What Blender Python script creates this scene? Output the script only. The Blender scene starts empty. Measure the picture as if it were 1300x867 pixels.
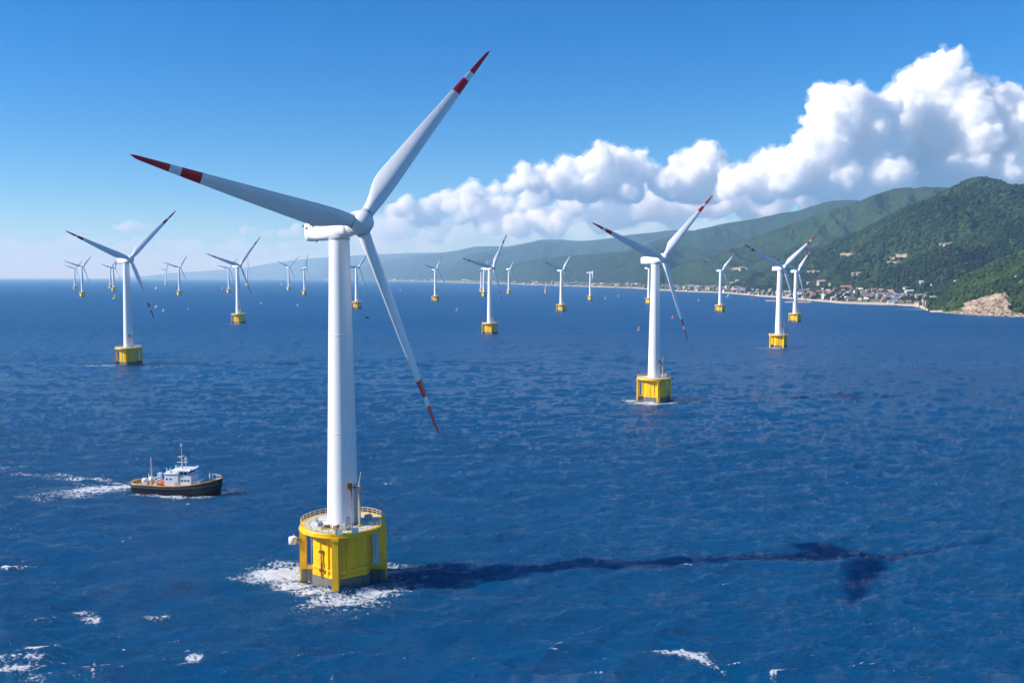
import bpy, math, random
import numpy as np
from mathutils import Vector, Matrix

# ------------------------------------------------------------------ camera, sky, sun, exposure
SC = bpy.context.scene
COL = SC.collection
random.seed(7)
RNG = np.random.default_rng(7)

F, CX, CY, HZ, CH = 1150.0, 650.0, 433.5, 352.0, 68.0      # focal length in px of a 1300 px wide frame, horizon row, eye height
PITCH = math.atan((CY - HZ) / F)
cd = bpy.data.cameras.new('camera')
cam = bpy.data.objects.new('camera', cd)
COL.objects.link(cam)
cam.location = (0, 0, CH)
cam.rotation_euler = (math.pi / 2 - PITCH, 0, 0)
cd.sensor_width = 36.0
cd.lens = F / 1300 * 36
cd.clip_start = 1.0
cd.clip_end = 400000
SC.camera = cam

SUN_EL = math.radians(33)
SUN_TRAVEL = Vector((1.0, 0.17, 0)).normalized()            # where the shadows run
SUN_TO = Vector((-SUN_TRAVEL.x * math.cos(SUN_EL), -SUN_TRAVEL.y * math.cos(SUN_EL), math.sin(SUN_EL)))
world = bpy.data.worlds.new('World')
SC.world = world
world.use_nodes = True
wn = world.node_tree
bg = wn.nodes['Background']
sky = wn.nodes.new('ShaderNodeTexSky')
sky.sky_type = 'NISHITA'
sky.sun_disc = False
sky.sun_elevation = SUN_EL
sky.sun_rotation = math.atan2(SUN_TO.x, SUN_TO.y)
sky.altitude = 0
sky.air_density = 1.0
sky.dust_density = 0.05
sky.ozone_density = 5.0
hsv = wn.nodes.new('ShaderNodeHueSaturation')
hsv.inputs['Saturation'].default_value = 1.42
hsv.inputs['Hue'].default_value = 0.502
wn.links.new(sky.outputs[0], hsv.inputs['Color'])
tint = wn.nodes.new('ShaderNodeMix')
tint.data_type = 'RGBA'; tint.blend_type = 'MULTIPLY'
tint.inputs[0].default_value = 1.0
tint.inputs[7].default_value = (0.72, 0.94, 1.14, 1)
wn.links.new(hsv.outputs[0], tint.inputs[6])
wn.links.new(tint.outputs[2], bg.inputs['Color'])
bg.inputs['Strength'].default_value = 0.085
sl = bpy.data.lights.new('sun', 'SUN')
sun = bpy.data.objects.new('sun', sl)
COL.objects.link(sun)
sun.rotation_euler = (-SUN_TO).to_track_quat('-Z', 'Y').to_euler()
sl.energy = 5.0
sl.angle = math.radians(0.53)
sl.color = (1.0, 0.965, 0.92)
SC.view_settings.view_transform = 'Standard'
SC.view_settings.look = 'None'
SC.view_settings.exposure = 0.52
SC.view_settings.gamma = 1.0
SC.view_settings.use_curve_mapping = False
SC.cycles.max_bounces = 52
SC.cycles.volume_bounces = 48
SC.cycles.diffuse_bounces = 3
SC.cycles.glossy_bounces = 3
SC.cycles.use_denoising = True
SC.cycles.sample_clamp_indirect = 12.0

# ------------------------------------------------------------------ pixel <-> place
cP, sP = math.cos(PITCH), math.sin(PITCH)


def ray(px, py):
    x = (px - CX) / F
    u = (CY - py) / F
    return Vector((x, cP + u * sP, -sP + u * cP))


def water(px, py):
    r = ray(px, py)
    return Vector((0, 0, CH)) + r * (-CH / r.z)


def at_dist(px, py, Y):
    r = ray(px, py)
    return Vector((0, 0, CH)) + r * (Y / r.y)


def height_at(px, py, Y):
    """vectorised: x and z of the point seen at px,py at ground distance Y"""
    px = np.asarray(px, float); py = np.asarray(py, float)
    u = (CY - py) / F
    ry = cP + u * sP
    return (px - CX) / F * Y / ry, CH + (-sP + u * cP) * Y / ry


# ------------------------------------------------------------------ numpy noise
def _hash(ix, iy, seed):
    h = (ix.astype(np.int64) * 374761393 + iy.astype(np.int64) * 668265263 + seed * 974634777) & 0xffffffff
    h = ((h ^ (h >> 13)) * 1274126177) & 0xffffffff
    h = h ^ (h >> 16)
    return (h & 0xffff) / 65535.0


def vnoise(x, y, seed=0):
    ix = np.floor(x); iy = np.floor(y)
    fx = x - ix; fy = y - iy
    fx = fx * fx * fx * (fx * (fx * 6 - 15) + 10); fy = fy * fy * fy * (fy * (fy * 6 - 15) + 10)
    a = _hash(ix, iy, seed); b = _hash(ix + 1, iy, seed)
    c = _hash(ix, iy + 1, seed); d = _hash(ix + 1, iy + 1, seed)
    return (a * (1 - fx) + b * fx) * (1 - fy) + (c * (1 - fx) + d * fx) * fy


def fbm(x, y, oct=4, seed=0):
    s = 0; a = 0.5; t = 0
    for k in range(oct):
        s = s + a * vnoise(x, y, seed + k * 17); t += a
        x, y = x * 1.93 + 0.61 * y + 3.1, y * 1.93 - 0.61 * x + 1.7
        a *= 0.5
    return s / t


def ridged(x, y, oct=4, seed=0):
    s = 0; a = 0.5; t = 0
    for k in range(oct):
        n = 1 - np.abs(2 * vnoise(x, y, seed + k * 31) - 1)
        s = s + a * n; t += a
        x, y = x * 1.87 + 0.55 * y + 5.1, y * 1.87 - 0.55 * x + 2.3
        a *= 0.52
    return s / t


def vnoise3(p, seed):
    k = np.floor(p[:, 2])
    f = p[:, 2] - k; f = f * f * (3 - 2 * f)
    out = np.zeros(len(p))
    ki = k.astype(np.int64)
    a = vnoise(p[:, 0] + ki * 37.17, p[:, 1] + ki * 91.73, seed)
    b = vnoise(p[:, 0] + (ki + 1) * 37.17, p[:, 1] + (ki + 1) * 91.73, seed)
    return a * (1 - f) + b * f


# ------------------------------------------------------------------ materials
def mat(name, color=(0.8, 0.8, 0.8), rough=0.5, metal=0.0, spec=0.5):
    m = bpy.data.materials.new(name)
    m.use_nodes = True
    b = m.node_tree.nodes['Principled BSDF']
    b.inputs['Base Color'].default_value = (*color, 1)
    b.inputs['Roughness'].default_value = rough
    b.inputs['Metallic'].default_value = metal
    b.inputs['Specular IOR Level'].default_value = spec
    return m


class NT:
    """small node helper"""
    def __init__(self, m):
        self.t = m.node_tree
        self.b = self.t.nodes.get('Principled BSDF')

    def n(self, typ, **kw):
        nd = self.t.nodes.new('ShaderNode' + typ)
        for k, v in kw.items():
            setattr(nd, k, v)
        return nd

    def l(self, a, b):
        self.t.links.new(a, b)

    def pos(self, obj=False):
        return self.n('TexCoord').outputs['Object'] if obj else self.n('NewGeometry').outputs['Position']

    def noise(self, vec, scale, detail=3, rough=0.55, dist=0.0):
        nd = self.n('TexNoise')
        nd.inputs['Scale'].default_value = scale
        nd.inputs['Detail'].default_value = detail
        nd.inputs['Roughness'].default_value = rough
        nd.inputs['Distortion'].default_value = dist
        self.l(vec, nd.inputs['Vector'])
        return nd.outputs['Fac']

    def mapping(self, vec, scale=(1, 1, 1), rot=(0, 0, 0)):
        nd = self.n('Mapping')
        nd.inputs['Scale'].default_value = scale
        nd.inputs['Rotation'].default_value = rot
        self.l(vec, nd.inputs['Vector'])
        return nd.outputs[0]

    def ramp(self, fac, stops):
        nd = self.n('ValToRGB')
        e = nd.color_ramp.elements
        while len(e) > 2:
            e.remove(e[-1])
        for i, (p, c) in enumerate(stops):
            if i < 2:
                e[i].position = p
                el = e[i]
            else:
                el = e.new(p)
            el.color = (*c, 1) if len(c) == 3 else c
        self.l(fac, nd.inputs['Fac'])
        return nd.outputs['Color']

    def math(self, op, a, b=None, c=None, clamp=False):
        nd = self.n('Math', operation=op)
        nd.use_clamp = clamp
        for i, v in enumerate((a, b, c)):
            if v is None:
                continue
            if isinstance(v, (int, float)):
                nd.inputs[i].default_value = v
            else:
                self.l(v, nd.inputs[i])
        return nd.outputs[0]

    def mix(self, fac, a, b):
        nd = self.n('Mix', data_type='RGBA')
        for i, v in ((0, fac), (6, a), (7, b)):
            if isinstance(v, (int, float)):
                nd.inputs[i].default_value = v
            elif isinstance(v, tuple):
                nd.inputs[i].default_value = (*v, 1)
            else:
                self.l(v, nd.inputs[i])
        return nd.outputs[2]

    def bump(self, h, strength, dist, normal=None):
        nd = self.n('Bump')
        nd.inputs['Strength'].default_value = strength
        nd.inputs['Distance'].default_value = dist
        self.l(h, nd.inputs['Height'])
        if normal is not None:
            self.l(normal, nd.inputs['Normal'])
        return nd.outputs[0]


def paint(name, color, rough, stain, amount=0.35, scale=0.6, streak=True, stain2=None):
    """painted metal: the paint with streaks of dirt running down it"""
    m = mat(name, color, rough)
    k = NT(m)
    p = k.pos(True)
    mp = k.mapping(p, (1, 1, 0.12) if streak else (1, 1, 1))
    f1 = k.noise(mp, scale, 5, 0.62)
    f2 = k.noise(p, scale * 4, 4, 0.6)
    f = k.math('MULTIPLY', k.math('SUBTRACT', f1, 0.5, clamp=True), k.math('MULTIPLY', f2, amount * 9), clamp=True)
    c = k.mix(f, color, stain)
    if stain2:
        g = k.noise(p, scale * 1.7, 6, 0.7)
        c = k.mix(k.math('MULTIPLY', k.math('SUBTRACT', g, 0.60, clamp=True), 5.0, clamp=True), c, stain2)
    k.l(c, k.b.inputs['Base Color'])
    k.l(k.math('ADD', k.math('MULTIPLY', f2, 0.2), rough - 0.1), k.b.inputs['Roughness'])
    return m


# ------------------------------------------------------------------ mesh building
class MB:
    """collects shapes, links them as one mesh object"""
    def __init__(self):
        self.v = []
        self.f = []
        self.mi = []
        self.sm = []

    def add(self, verts, faces, mi=0, smooth=False, M=None):
        o = len(self.v)
        for p in verts:
            p = Vector(p)
            self.v.append(M @ p if M is not None else p)
        for f in faces:
            self.f.append([i + o for i in f])
            self.mi.append(mi)
            self.sm.append(smooth)
        return self

    def box(self, c, s, mi=0, rz=0.0, M=None, taper=1.0):
        x, y, z = s[0] / 2, s[1] / 2, s[2] / 2
        t = taper
        vs = [(-x, -y, -z), (x, -y, -z), (x, y, -z), (-x, y, -z), (-x * t, -y * t, z), (x * t, -y * t, z), (x * t, y * t, z), (-x * t, y * t, z)]
        R = Matrix.Translation(c) @ Matrix.Rotation(rz, 4, 'Z')
        if M is not None:
            R = M @ R
        return self.add(vs, [(0, 3, 2, 1), (4, 5, 6, 7), (0, 1, 5, 4), (1, 2, 6, 5), (2, 3, 7, 6), (3, 0, 4, 7)], mi, False, R)

    def tube(self, a, b, r0, r1=None, n=10, mi=0, cap=True, smooth=True):
        a = Vector(a); b = Vector(b)
        r1 = r0 if r1 is None else r1
        d = b - a
        q = d.to_track_quat('Z', 'Y').to_matrix()
        vs = []
        for (c, r) in ((a, r0), (b, r1)):
            for i in range(n):
                t = 2 * math.pi * i / n
                vs.append(c + q @ Vector((r * math.cos(t), r * math.sin(t), 0)))
        fs = [(i, (i + 1) % n, n + (i + 1) % n, n + i) for i in range(n)]
        self.add(vs, fs, mi, smooth)
        if cap:
            self.add(vs[:n], [tuple(reversed(range(n)))], mi)
            self.add(vs[n:], [tuple(range(n))], mi)
        return self

    def lathe(self, prof, n=32, mi=0, M=None, smooth=True, close=True):
        """prof: list of (r, z) from bottom to top"""
        vs = []
        for r, z in prof:
            for i in range(n):
                t = 2 * math.pi * i / n
                vs.append((r * math.cos(t), r * math.sin(t), z))
        fs = []
        for j in range(len(prof) - 1):
            for i in range(n):
                fs.append((j * n + i, j * n + (i + 1) % n, (j + 1) * n + (i + 1) % n, (j + 1) * n + i))
        self.add(vs, fs, mi, smooth, M)
        if close:
            m = len(prof) - 1
            self.add(vs[:n], [tuple(reversed(range(n)))], mi, False, M)
            self.add(vs[m * n:], [tuple(range(n))], mi, False, M)
        return self

    def ring(self, R, z, r, n=64, m=6, mi=0, a0=0.0, a1=2 * math.pi):
        full = abs(a1 - a0 - 2 * math.pi) < 1e-6
        k = n if full else n + 1
        vs = []
        for i in range(k):
            t = a0 + (a1 - a0) * i / n
            for j in range(m):
                s = 2 * math.pi * j / m
                vs.append(((R + r * math.cos(s)) * math.cos(t), (R + r * math.cos(s)) * math.sin(t), z + r * math.sin(s)))
        fs = []
        for i in range(n):
            i2 = (i + 1) % k
            for j in range(m):
                fs.append((i * m + j, i2 * m + j, i2 * m + (j + 1) % m, i * m + (j + 1) % m))
        return self.add(vs, fs, mi, True)

    def prism(self, poly, z0, z1, mi=0, M=None):
        n = len(poly)
        vs = [(x, y, z0) for x, y in poly] + [(x, y, z1) for x, y in poly]
        fs = [(i, (i + 1) % n, n + (i + 1) % n, n + i) for i in range(n)] + [tuple(reversed(range(n))), tuple(range(n, 2 * n))]
        return self.add(vs, fs, mi, False, M)

    def mesh(self, name, mats):
        me = bpy.data.meshes.new(name)
        me.from_pydata([tuple(p) for p in self.v], [], self.f)
        for m in (mats if isinstance(mats, (list, tuple)) else [mats]):
            me.materials.append(m)
        me.polygons.foreach_set('material_index', self.mi)
        me.polygons.foreach_set('use_smooth', self.sm)
        me.update()
        return me

    def build(self, name, mats, parent=None, bevel=0.0):
        o = bpy.data.objects.new(name, self.mesh(name, mats))
        COL.objects.link(o)
        if parent is not None:
            o.parent = parent
        if bevel:
            b = o.modifiers.new('bevel', 'BEVEL')
            b.width = bevel
            b.segments = 2
            b.limit_method = 'ANGLE'
        return o


def np_mesh(name, V, Q, mats, smooth=True, parent=None, mi=None):
    """big mesh from numpy arrays; Q is (n,3) or (n,4)"""
    me = bpy.data.meshes.new(name)
    V = np.ascontiguousarray(V, np.float32); Q = np.ascontiguousarray(Q, np.int32)
    me.vertices.add(len(V)); me.vertices.foreach_set('co', V.ravel())
    k = Q.shape[1]
    me.loops.add(Q.size); me.loops.foreach_set('vertex_index', Q.ravel())
    me.polygons.add(len(Q))
    me.polygons.foreach_set('loop_start', np.arange(0, Q.size, k, dtype=np.int32))
    for m in (mats if isinstance(mats, (list, tuple)) else [mats]):
        me.materials.append(m)
    if mi is not None:
        me.polygons.foreach_set('material_index', np.ascontiguousarray(mi, np.int32))
    me.polygons.foreach_set('use_smooth', np.full(len(Q), smooth))
    me.update(calc_edges=True)
    o = bpy.data.objects.new(name, me)
    COL.objects.link(o)
    if parent is not None:
        o.parent = parent
    return o


def grid_quads(nr, nc):
    i = np.arange(nr - 1)[:, None] * nc + np.arange(nc - 1)[None, :]
    return np.stack([i, i + 1, i + nc + 1, i + nc], -1).reshape(-1, 4)


def tag(o, label=None, cat=None, group=None, kind=None):
    for k, v in (('label', label), ('category', cat), ('group', group), ('kind', kind)):
        if v:
            o[k] = v
    return o


def empty(name, loc=(0, 0, 0), rz=0.0):
    o = bpy.data.objects.new(name, None)
    o.empty_display_size = 0.1
    COL.objects.link(o)
    o.location = loc
    o.rotation_euler = (0, 0, rz)
    return o


def copy_tree(o, parent=None):
    c = o.copy()
    COL.objects.link(c)
    c.parent = parent
    for ch in KIDS.get(o, list(o.children)):
        copy_tree(ch, c)
    return c


KIDS = {}
HAZE_TOP = 1100.0

# ------------------------------------------------------------------ sea
def ocean_tile(L, N, wind, amp, seed, small, spread=2.0):
    """one tile of wind sea (Tessendorf spectrum): height and sideways shift, periodic over L metres"""
    r = np.random.default_rng(seed)
    k1 = 2 * np.pi * np.fft.fftfreq(N, L / N)
    kx, ky = np.meshgrid(k1, k1, indexing='ij')
    k = np.hypot(kx, ky); k[0, 0] = 1
    V = np.hypot(*wind); w = np.array(wind) / V
    Lw = V * V / 9.81
    cosf = (kx * w[0] + ky * w[1]) / k
    P = np.exp(-1 / (k * Lw) ** 2) / k ** 3.6 * np.abs(cosf) ** spread * np.exp(-(k * small) ** 2)
    P[cosf < 0] *= 0.25
    P[0, 0] = 0
    h = np.sqrt(P) * (r.normal(size=(N, N)) + 1j * r.normal(size=(N, N)))
    z = np.fft.ifft2(h).real
    s = amp / z.std()
    dx = -np.fft.ifft2(-1j * kx / k * h).real * s
    dy = -np.fft.ifft2(-1j * ky / k * h).real * s
    z = z * s
    g = L / N
    # folding of the crests: where the shifted sheet bunches up
    J = (1 + np.gradient(dx, g, axis=0)) * (1 + np.gradient(dy, g, axis=1)) - np.gradient(dx, g, axis=1) * np.gradient(dy, g, axis=0)
    return z, dx, dy, J


def tile_sample(T, L, x, y, rot):
    c, s = math.cos(rot), math.sin(rot)
    u = (x * c + y * s) / L; v = (-x * s + y * c) / L
    N = T[0].shape[0]
    u = (u % 1) * N; v = (v % 1) * N
    i = np.floor(u).astype(int); j = np.floor(v).astype(int)
    fu = u - i; fv = v - j
    i %= N; j %= N
    i2 = (i + 1) % N; j2 = (j + 1) % N
    out = []
    for A in T:
        out.append((A[i, j] * (1 - fu) + A[i2, j] * fu) * (1 - fv) + (A[i, j2] * (1 - fu) + A[i2, j2] * fu) * fv)
    z, dx, dy, J = out
    return z, dx * c - dy * s, dx * s + dy * c, J


def sea_material():
    m = mat('sea_water', (0.0, 0.03, 0.1), 0.09)
    k = NT(m)
    k.b.inputs['IOR'].default_value = 1.333
    k.b.inputs['Specular IOR Level'].default_value = 0.34
    k.b.subsurface_method = 'BURLEY'
    k.b.inputs['Subsurface Weight'].default_value = 0.45
    k.b.inputs['Subsurface Radius'].default_value = (1.0, 1.0, 1.0)
    k.b.inputs['Subsurface Scale'].default_value = 20.0
    p = k.pos()
    foam = k.n('Attribute', attribute_name='foam').outputs['Fac']
    # patches of wind on the water
    big = k.noise(k.mapping(p, (0.4, 1, 1)), 0.006, 4, 0.6)
    body = k.mix(big, SEA_A, SEA_B)
    # lace of the foam
    vor = k.n('TexVoronoi', feature='DISTANCE_TO_EDGE')
    vor.inputs['Scale'].default_value = 0.8
    warp = k.n('TexNoise'); warp.inputs['Scale'].default_value = 0.5; warp.inputs['Detail'].default_value = 4
    k.l(p, warp.inputs['Vector'])
    va = k.n('VectorMath', operation='MULTIPLY_ADD')
    k.l(warp.outputs['Color'], va.inputs[0]); va.inputs[1].default_value = (4, 4, 0); k.l(p, va.inputs[2])
    k.l(va.outputs[0], vor.inputs['Vector'])
    lace = k.math('SUBTRACT', 1.0, k.math('MULTIPLY', vor.outputs['Distance'], 2.6), clamp=True)
    fine = k.noise(k.mapping(p, (1, 1.3, 1)), 0.9, 8, 0.78, 0.6)
    fine = k.math('ADD', k.math('MULTIPLY', k.math('SUBTRACT', fine, 0.5), 2.6), 0.5, clamp=True)
    tex = k.math('ADD', k.math('MULTIPLY', k.math('SUBTRACT', 1.0, lace), 0.34), k.math('MULTIPLY', fine, 0.70))
    ff = k.math('SUBTRACT', foam, k.math('ADD', k.math('MULTIPLY', tex, 0.92), 0.06))
    ff = k.math('MULTIPLY', ff, 4.0, clamp=True)
    teal = k.math('MULTIPLY', foam, 0.7, clamp=True)
    c = k.mix(teal, body, (0.004, 0.085, 0.16))
    c = k.mix(ff, c, (0.80, 0.83, 0.85))
    k.l(c, k.b.inputs['Base Color'])
    k.l(k.math('ADD', k.math('MULTIPLY', ff, 0.5), k.n('Attribute', attribute_name='unresolved_chop').outputs['Fac']), k.b.inputs['Roughness'])
    w1 = k.noise(k.mapping(p, (0.55, 1.5, 1), (0, 0, 0.2)), 0.95, 7, 0.70, 0.5)
    w2 = k.noise(k.mapping(p, (0.6, 1.4, 1), (0, 0, -0.2)), 0.09, 4, 0.6, 0.3)
    n2 = k.bump(w2, 1.0, 3.4)
    n1 = k.bump(w1, 1.0, 1.4, n2)
    k.l(n1, k.b.inputs['Normal'])
    return m


SEA_A = (0.0002, 0.052, 0.145)
SEA_B = (0.0004, 0.096, 0.268)
T1_BASE = water(436.5, 735)
BOAT_POS = water(226, 624)

# foam: (px, py, half width m, half depth m, strength, turn)
FOAM = [(356, 730, 8, 5, 0.95, 0.2), (374, 742, 5, 4, 0.9, 0), (338, 737, 6, 2.6, 0.72, 0.3), (396, 753, 6, 2.6, 0.85, -0.2), (440, 760, 9, 2.6, 0.80, 0), (418, 766, 8, 2.2, 0.66, 0.2),
        (478, 754, 7, 2.4, 0.82, 0.2), (365, 717, 5, 5, 0.66, 0.2), (506, 715, 6, 3, 0.66, 0), (525, 718, 4, 1.6, 0.62, 0), (505, 732, 6, 4, 0.40, 0), (410, 775, 14, 4, 0.42, 0),
        (310, 735, 8, 1.5, 0.5, 0.2), (460, 786, 9, 1.4, 0.45, 0.3), (325, 722, 6, 1.5, 0.5, 0.4),
        (160, 619, 5.0, 3.2, 1.0, 0), (146, 620, 7, 3.4, 0.95, 0), (128, 621, 9, 3.4, 0.84, 0.05), (106, 624, 11, 3.2, 0.78, 0.05), (80, 628, 12, 2.6, 0.64, 0.05), (138, 613, 12, 1.7, 0.8, -0.1),
        (108, 608, 13, 1.6, 0.72, -0.1), (76, 604, 12, 1.4, 0.60, -0.1), (45, 601, 12, 1.3, 0.55, 0), (52, 632, 12, 2.0, 0.52, 0), (20, 636, 12, 1.8, 0.46, 0), (120, 617, 18, 7, 0.40, 0), (188, 626, 6, 1.2, 0.85, 0), (212, 628.5, 8, 1.2, 0.85, 0), (238, 629, 7, 1.5, 0.88, 0), (256, 627.5, 4, 1.4, 0.8, 0),
        (288, 622, 5, 1.8, 0.7, 0.15), (300, 619, 5, 1.2, 0.55, 0.2),
        (22, 720, 5.5, 1.3, 0.85, 0.25), (8, 723, 4, 1.1, 0.75, 0.1), (48, 824, 3.2, 1.6, 0.85, 0.2), (42, 838, 2.2, 1.4, 0.7, 0), (118, 786, 2.0, 3.4, 0.74, 0.5), (104, 778, 2.5, 1.2, 0.62, 0.3), (14, 850, 6, 1.6, 0.70, 0.3), (5, 838, 4, 2, 0.66, 0.3), (24, 862, 6, 1.2, 0.66, 0.3),
        (205, 783, 2.2, 1.8, 0.62, 0), (244, 840, 1.8, 1.4, 0.72, 0.2), (190, 785, 2.2, 1.2, 0.6, 0), (868, 829, 4.2, 1.3, 0.84, -0.1), (890, 836, 2.6, 1.3, 0.8, -0.7), (845, 826, 4, 1, 0.66, 0), (905, 848, 4, 1, 0.55, -0.8), (30, 575 + 26, 6, 1.5, 0.62, 0), (8, 592, 8, 1.6, 0.6, 0),
        (125, 464, 22, 5, 0.75, 0), (100, 463, 18, 4, 0.65, 0), (185, 463, 12, 4, 0.6, 0), (825, 512, 11, 5, 0.95, 0), (805, 509, 8, 3.5, 0.85, 0), (850, 512, 7, 3.5, 0.75, 0),
        (620, 424, 19, 9, 0.8, 0), (300, 411, 18, 9, 0.75, 0), (985, 442, 15, 7, 0.8, 0), (968, 442, 12, 4, 0.65, 0), (1003, 442, 10, 4, 0.6, 0), (712, 395.5, 22, 16, 0.7, 0), (962, 377, 60, 40, 0.75, 0),
        (1185, 393.5, 60, 40, 0.62, 0), (1160, 392, 60, 50, 0.52, 0), (1125, 391, 60, 25, 0.45, 0), (1120, 394, 40, 8, 0.6, 0)]


def build_sea():
    prow = np.concatenate([np.array([4000., 2600, 1900, 1500, 1250, 1080, 980, 920, 890]), np.arange(872, 420, -1.15), np.arange(420, 353.5, -0.75), [353.28]])
    pc = np.concatenate([np.arange(-1400, -130, 18.), np.arange(-130, 1430, 1.45), np.arange(1430, 2700, 18.)])
    D = CH * F / (prow - HZ)                                 # distance of each row
    D = np.minimum(D, 140000)
    X = (pc[None, :] - CX) / F * D[:, None]
    Y = np.repeat(D[:, None], len(pc), 1)
    TA = ocean_tile(233.0, 512, (1.3, -4.9), 0.33, 3, 0.15, 4.0)
    TB = ocean_tile(57.0, 256, (0.5, -3.1), 0.135, 5, 0.05, 5.0)
    TC = ocean_tile(611.0, 512, (2.2, -8.0), 0.20, 9, 1.0, 4.0)
    z = np.zeros_like(X); dx = z.copy(); dy = z.copy(); J = np.ones_like(X)
    for T, L, rot, d0, d1, ch in ((TA, 233.0, 0.0, 800, 2600, 0.72), (TB, 57.0, 0.12, 260, 950, 0.65), (TC, 611.0, -0.2, 1500, 5000, 0.9)):
        w = np.clip((d1 - Y) / (d1 - d0), 0, 1)
        a, b, c, j = tile_sample(T, L, X, Y, rot)
        gust = 0.75 + 0.5 * fbm(X / 130, Y / 90, 3, 40)
        z += a * w * gust; dx += b * w * ch * gust; dy += c * w * ch * gust
        J += (j - 1) * w * ch
    # foam
    near = np.clip((900 - Y) / 600, 0, 1)
    patch = fbm(X / 45, Y / 30, 4, 71)
    left = np.clip((-X / np.maximum(Y, 1) + 0.12) / 0.5, 0, 1) * np.clip((330 - Y) / 170, 0, 1)
    thr = np.percentile(J[(Y > 120) & (Y < 420)], 4.0)
    lo = np.percentile(J[(Y > 120) & (Y < 420)], 0.3)
    foam = np.clip((thr - J) / (thr - lo), 0, 1) ** 0.9 * 0.72 * near * np.clip((patch - 0.50) * 5 + left * 0.45, 0, 1)
    foam = np.maximum(foam, np.clip((patch + left * 0.10 - 0.66) * 2.6, 0, 0.34) * left)
    for px, py, rx, ry, s, turn in FOAM:
        c = water(px, py)
        ux, uy = X - c.x, Y - c.y
        cs, sn = math.cos(turn), math.sin(turn)
        q = ((ux * cs + uy * sn) / (rx * 1.25)) ** 2 + ((-ux * sn + uy * cs) / (ry * 1.25)) ** 2
        foam = np.maximum(foam, s * (0.92 * np.exp(-q * 0.85)))
    dc = Y - coast(pc)[None, :]
    foam = np.maximum(foam, 0.85 * np.exp(-((dc + 6) / 9) ** 2) * (pc[None, :] > 1120) * (0.4 + 0.9 * fbm(X / 30, Y / 30, 3, 55)))
    foam = np.maximum(foam, 0.5 * np.exp(-((dc + 8) / 26) ** 2) * (pc[None, :] > 1090))
    V = np.stack([X + dx, Y + dy, z], -1).reshape(-1, 3)
    Q = grid_quads(len(prow), len(pc))
    o = np_mesh('sea', V, Q, sea_material())
    at = o.data.attributes.new('foam', 'FLOAT', 'POINT')
    at.data.foreach_set('value', np.ascontiguousarray(foam.ravel(), np.float32))
    # the smaller waves the sheet is too coarse to carry far out widen the sky's reflection instead
    at = o.data.attributes.new('unresolved_chop', 'FLOAT', 'POINT')
    at.data.foreach_set('value', np.ascontiguousarray((0.06 + 0.36 * np.clip((Y - 150) / 1100, 0, 1) ** 0.8).ravel(), np.float32))
    tag(o, 'deep blue choppy sea with scattered whitecaps', kind='structure')
    return o


# ------------------------------------------------------------------ mountains
def interp(xs, pts, col):
    p = sorted(pts)
    a = [q[0] for q in p]; b = [q[col] for q in p]
    # smooth interpolation
    y = np.interp(xs, a, b)
    return y


def smooth1(a, n):
    k = np.hanning(n + 2)[1:-1]; k /= k.sum()
    return np.convolve(np.pad(a, (n // 2, n - 1 - n // 2), 'edge'), k, 'valid')


COAST = [(340, 45000), (383, 33000), (414, 23000), (489, 15640), (538, 13720), (590, 10861), (643, 9093), (695, 7520), (747, 6410), (800, 5667), (840, 4655), (881, 4137), (912, 3950),
         (945, 3507), (965, 3205), (992, 2951), (1020, 2700), (1069, 2341), (1138, 2203), (1166, 2080), (1180, 1790), (1231, 1643), (1300, 1549), (1450, 1400), (1700, 1250)]


def coast(px):
    return np.interp(px, [c[0] for c in COAST], [c[1] for c in COAST])


def forest_material(name, dark, light, clear=None, clear_amt=0.0, cell=0.09, rock=None):
    m = mat(name, dark, 0.95, 0, 0.1)
    k = NT(m)
    p = k.pos()
    n1 = k.noise(p, 0.0045, 5, 0.6)
    n2 = k.noise(p, 0.035, 4, 0.65)
    v = k.n('TexVoronoi'); v.inputs['Scale'].default_value = cell
    k.l(p, v.inputs['Vector'])
    f = k.math('ADD', k.math('MULTIPLY', n1, 0.5), k.math('MULTIPLY', n2, 0.5))
    f = k.math('MULTIPLY', k.math('SUBTRACT', f, 0.40), 4.5, clamp=True)
    c = k.mix(f, dark, light)
    sep = k.n('SeparateColor'); k.l(v.outputs['Color'], sep.inputs[0])
    c = k.mix(k.math('MULTIPLY', sep.outputs[0], 0.45), c, tuple(x * 0.45 for x in dark))
    if clear:
        a = k.n('Attribute', attribute_name='clear').outputs['Fac']
        g = k.math('MULTIPLY', k.math('SUBTRACT', k.math('ADD', a, k.math('MULTIPLY', k.noise(p, 0.03, 5, 0.65), 0.9)), 0.95), 5.0, clamp=True)
        c = k.mix(g, c, clear)
    if rock:
        a = k.n('Attribute', attribute_name='rock').outputs['Fac']
        rn = k.noise(k.mapping(p, (1.4, 1, 0.35), (0, 0.5, 0.0)), 0.07, 5, 0.6)
        rn2 = k.noise(p, 0.5, 5, 0.7)
        rf = k.math('ADD', k.math('MULTIPLY', rn, 0.7), k.math('MULTIPLY', rn2, 0.3))
        rc = k.ramp(rf, [(0.30, (0.06, 0.05, 0.042)), (0.42, (0.26, 0.19, 0.13)), (0.55, (0.42, 0.32, 0.23)), (0.72, (0.50, 0.42, 0.33))])
        g = k.math('MULTIPLY', k.math('SUBTRACT', k.math('ADD', a, k.math('MULTIPLY', k.noise(p, 0.07, 5, 0.7), 0.8)), 0.85), 8.0, clamp=True)
        c = k.mix(g, c, rc)
    k.l(c, k.b.inputs['Base Color'])
    h = k.math('ADD', k.math('MULTIPLY', v.outputs['Distance'], -1.0), k.math('MULTIPLY', n2, 1.5))
    k.l(k.bump(h, 1.0, 9.0), k.b.inputs['Normal'])
    return m


GROUND = {}


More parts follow.
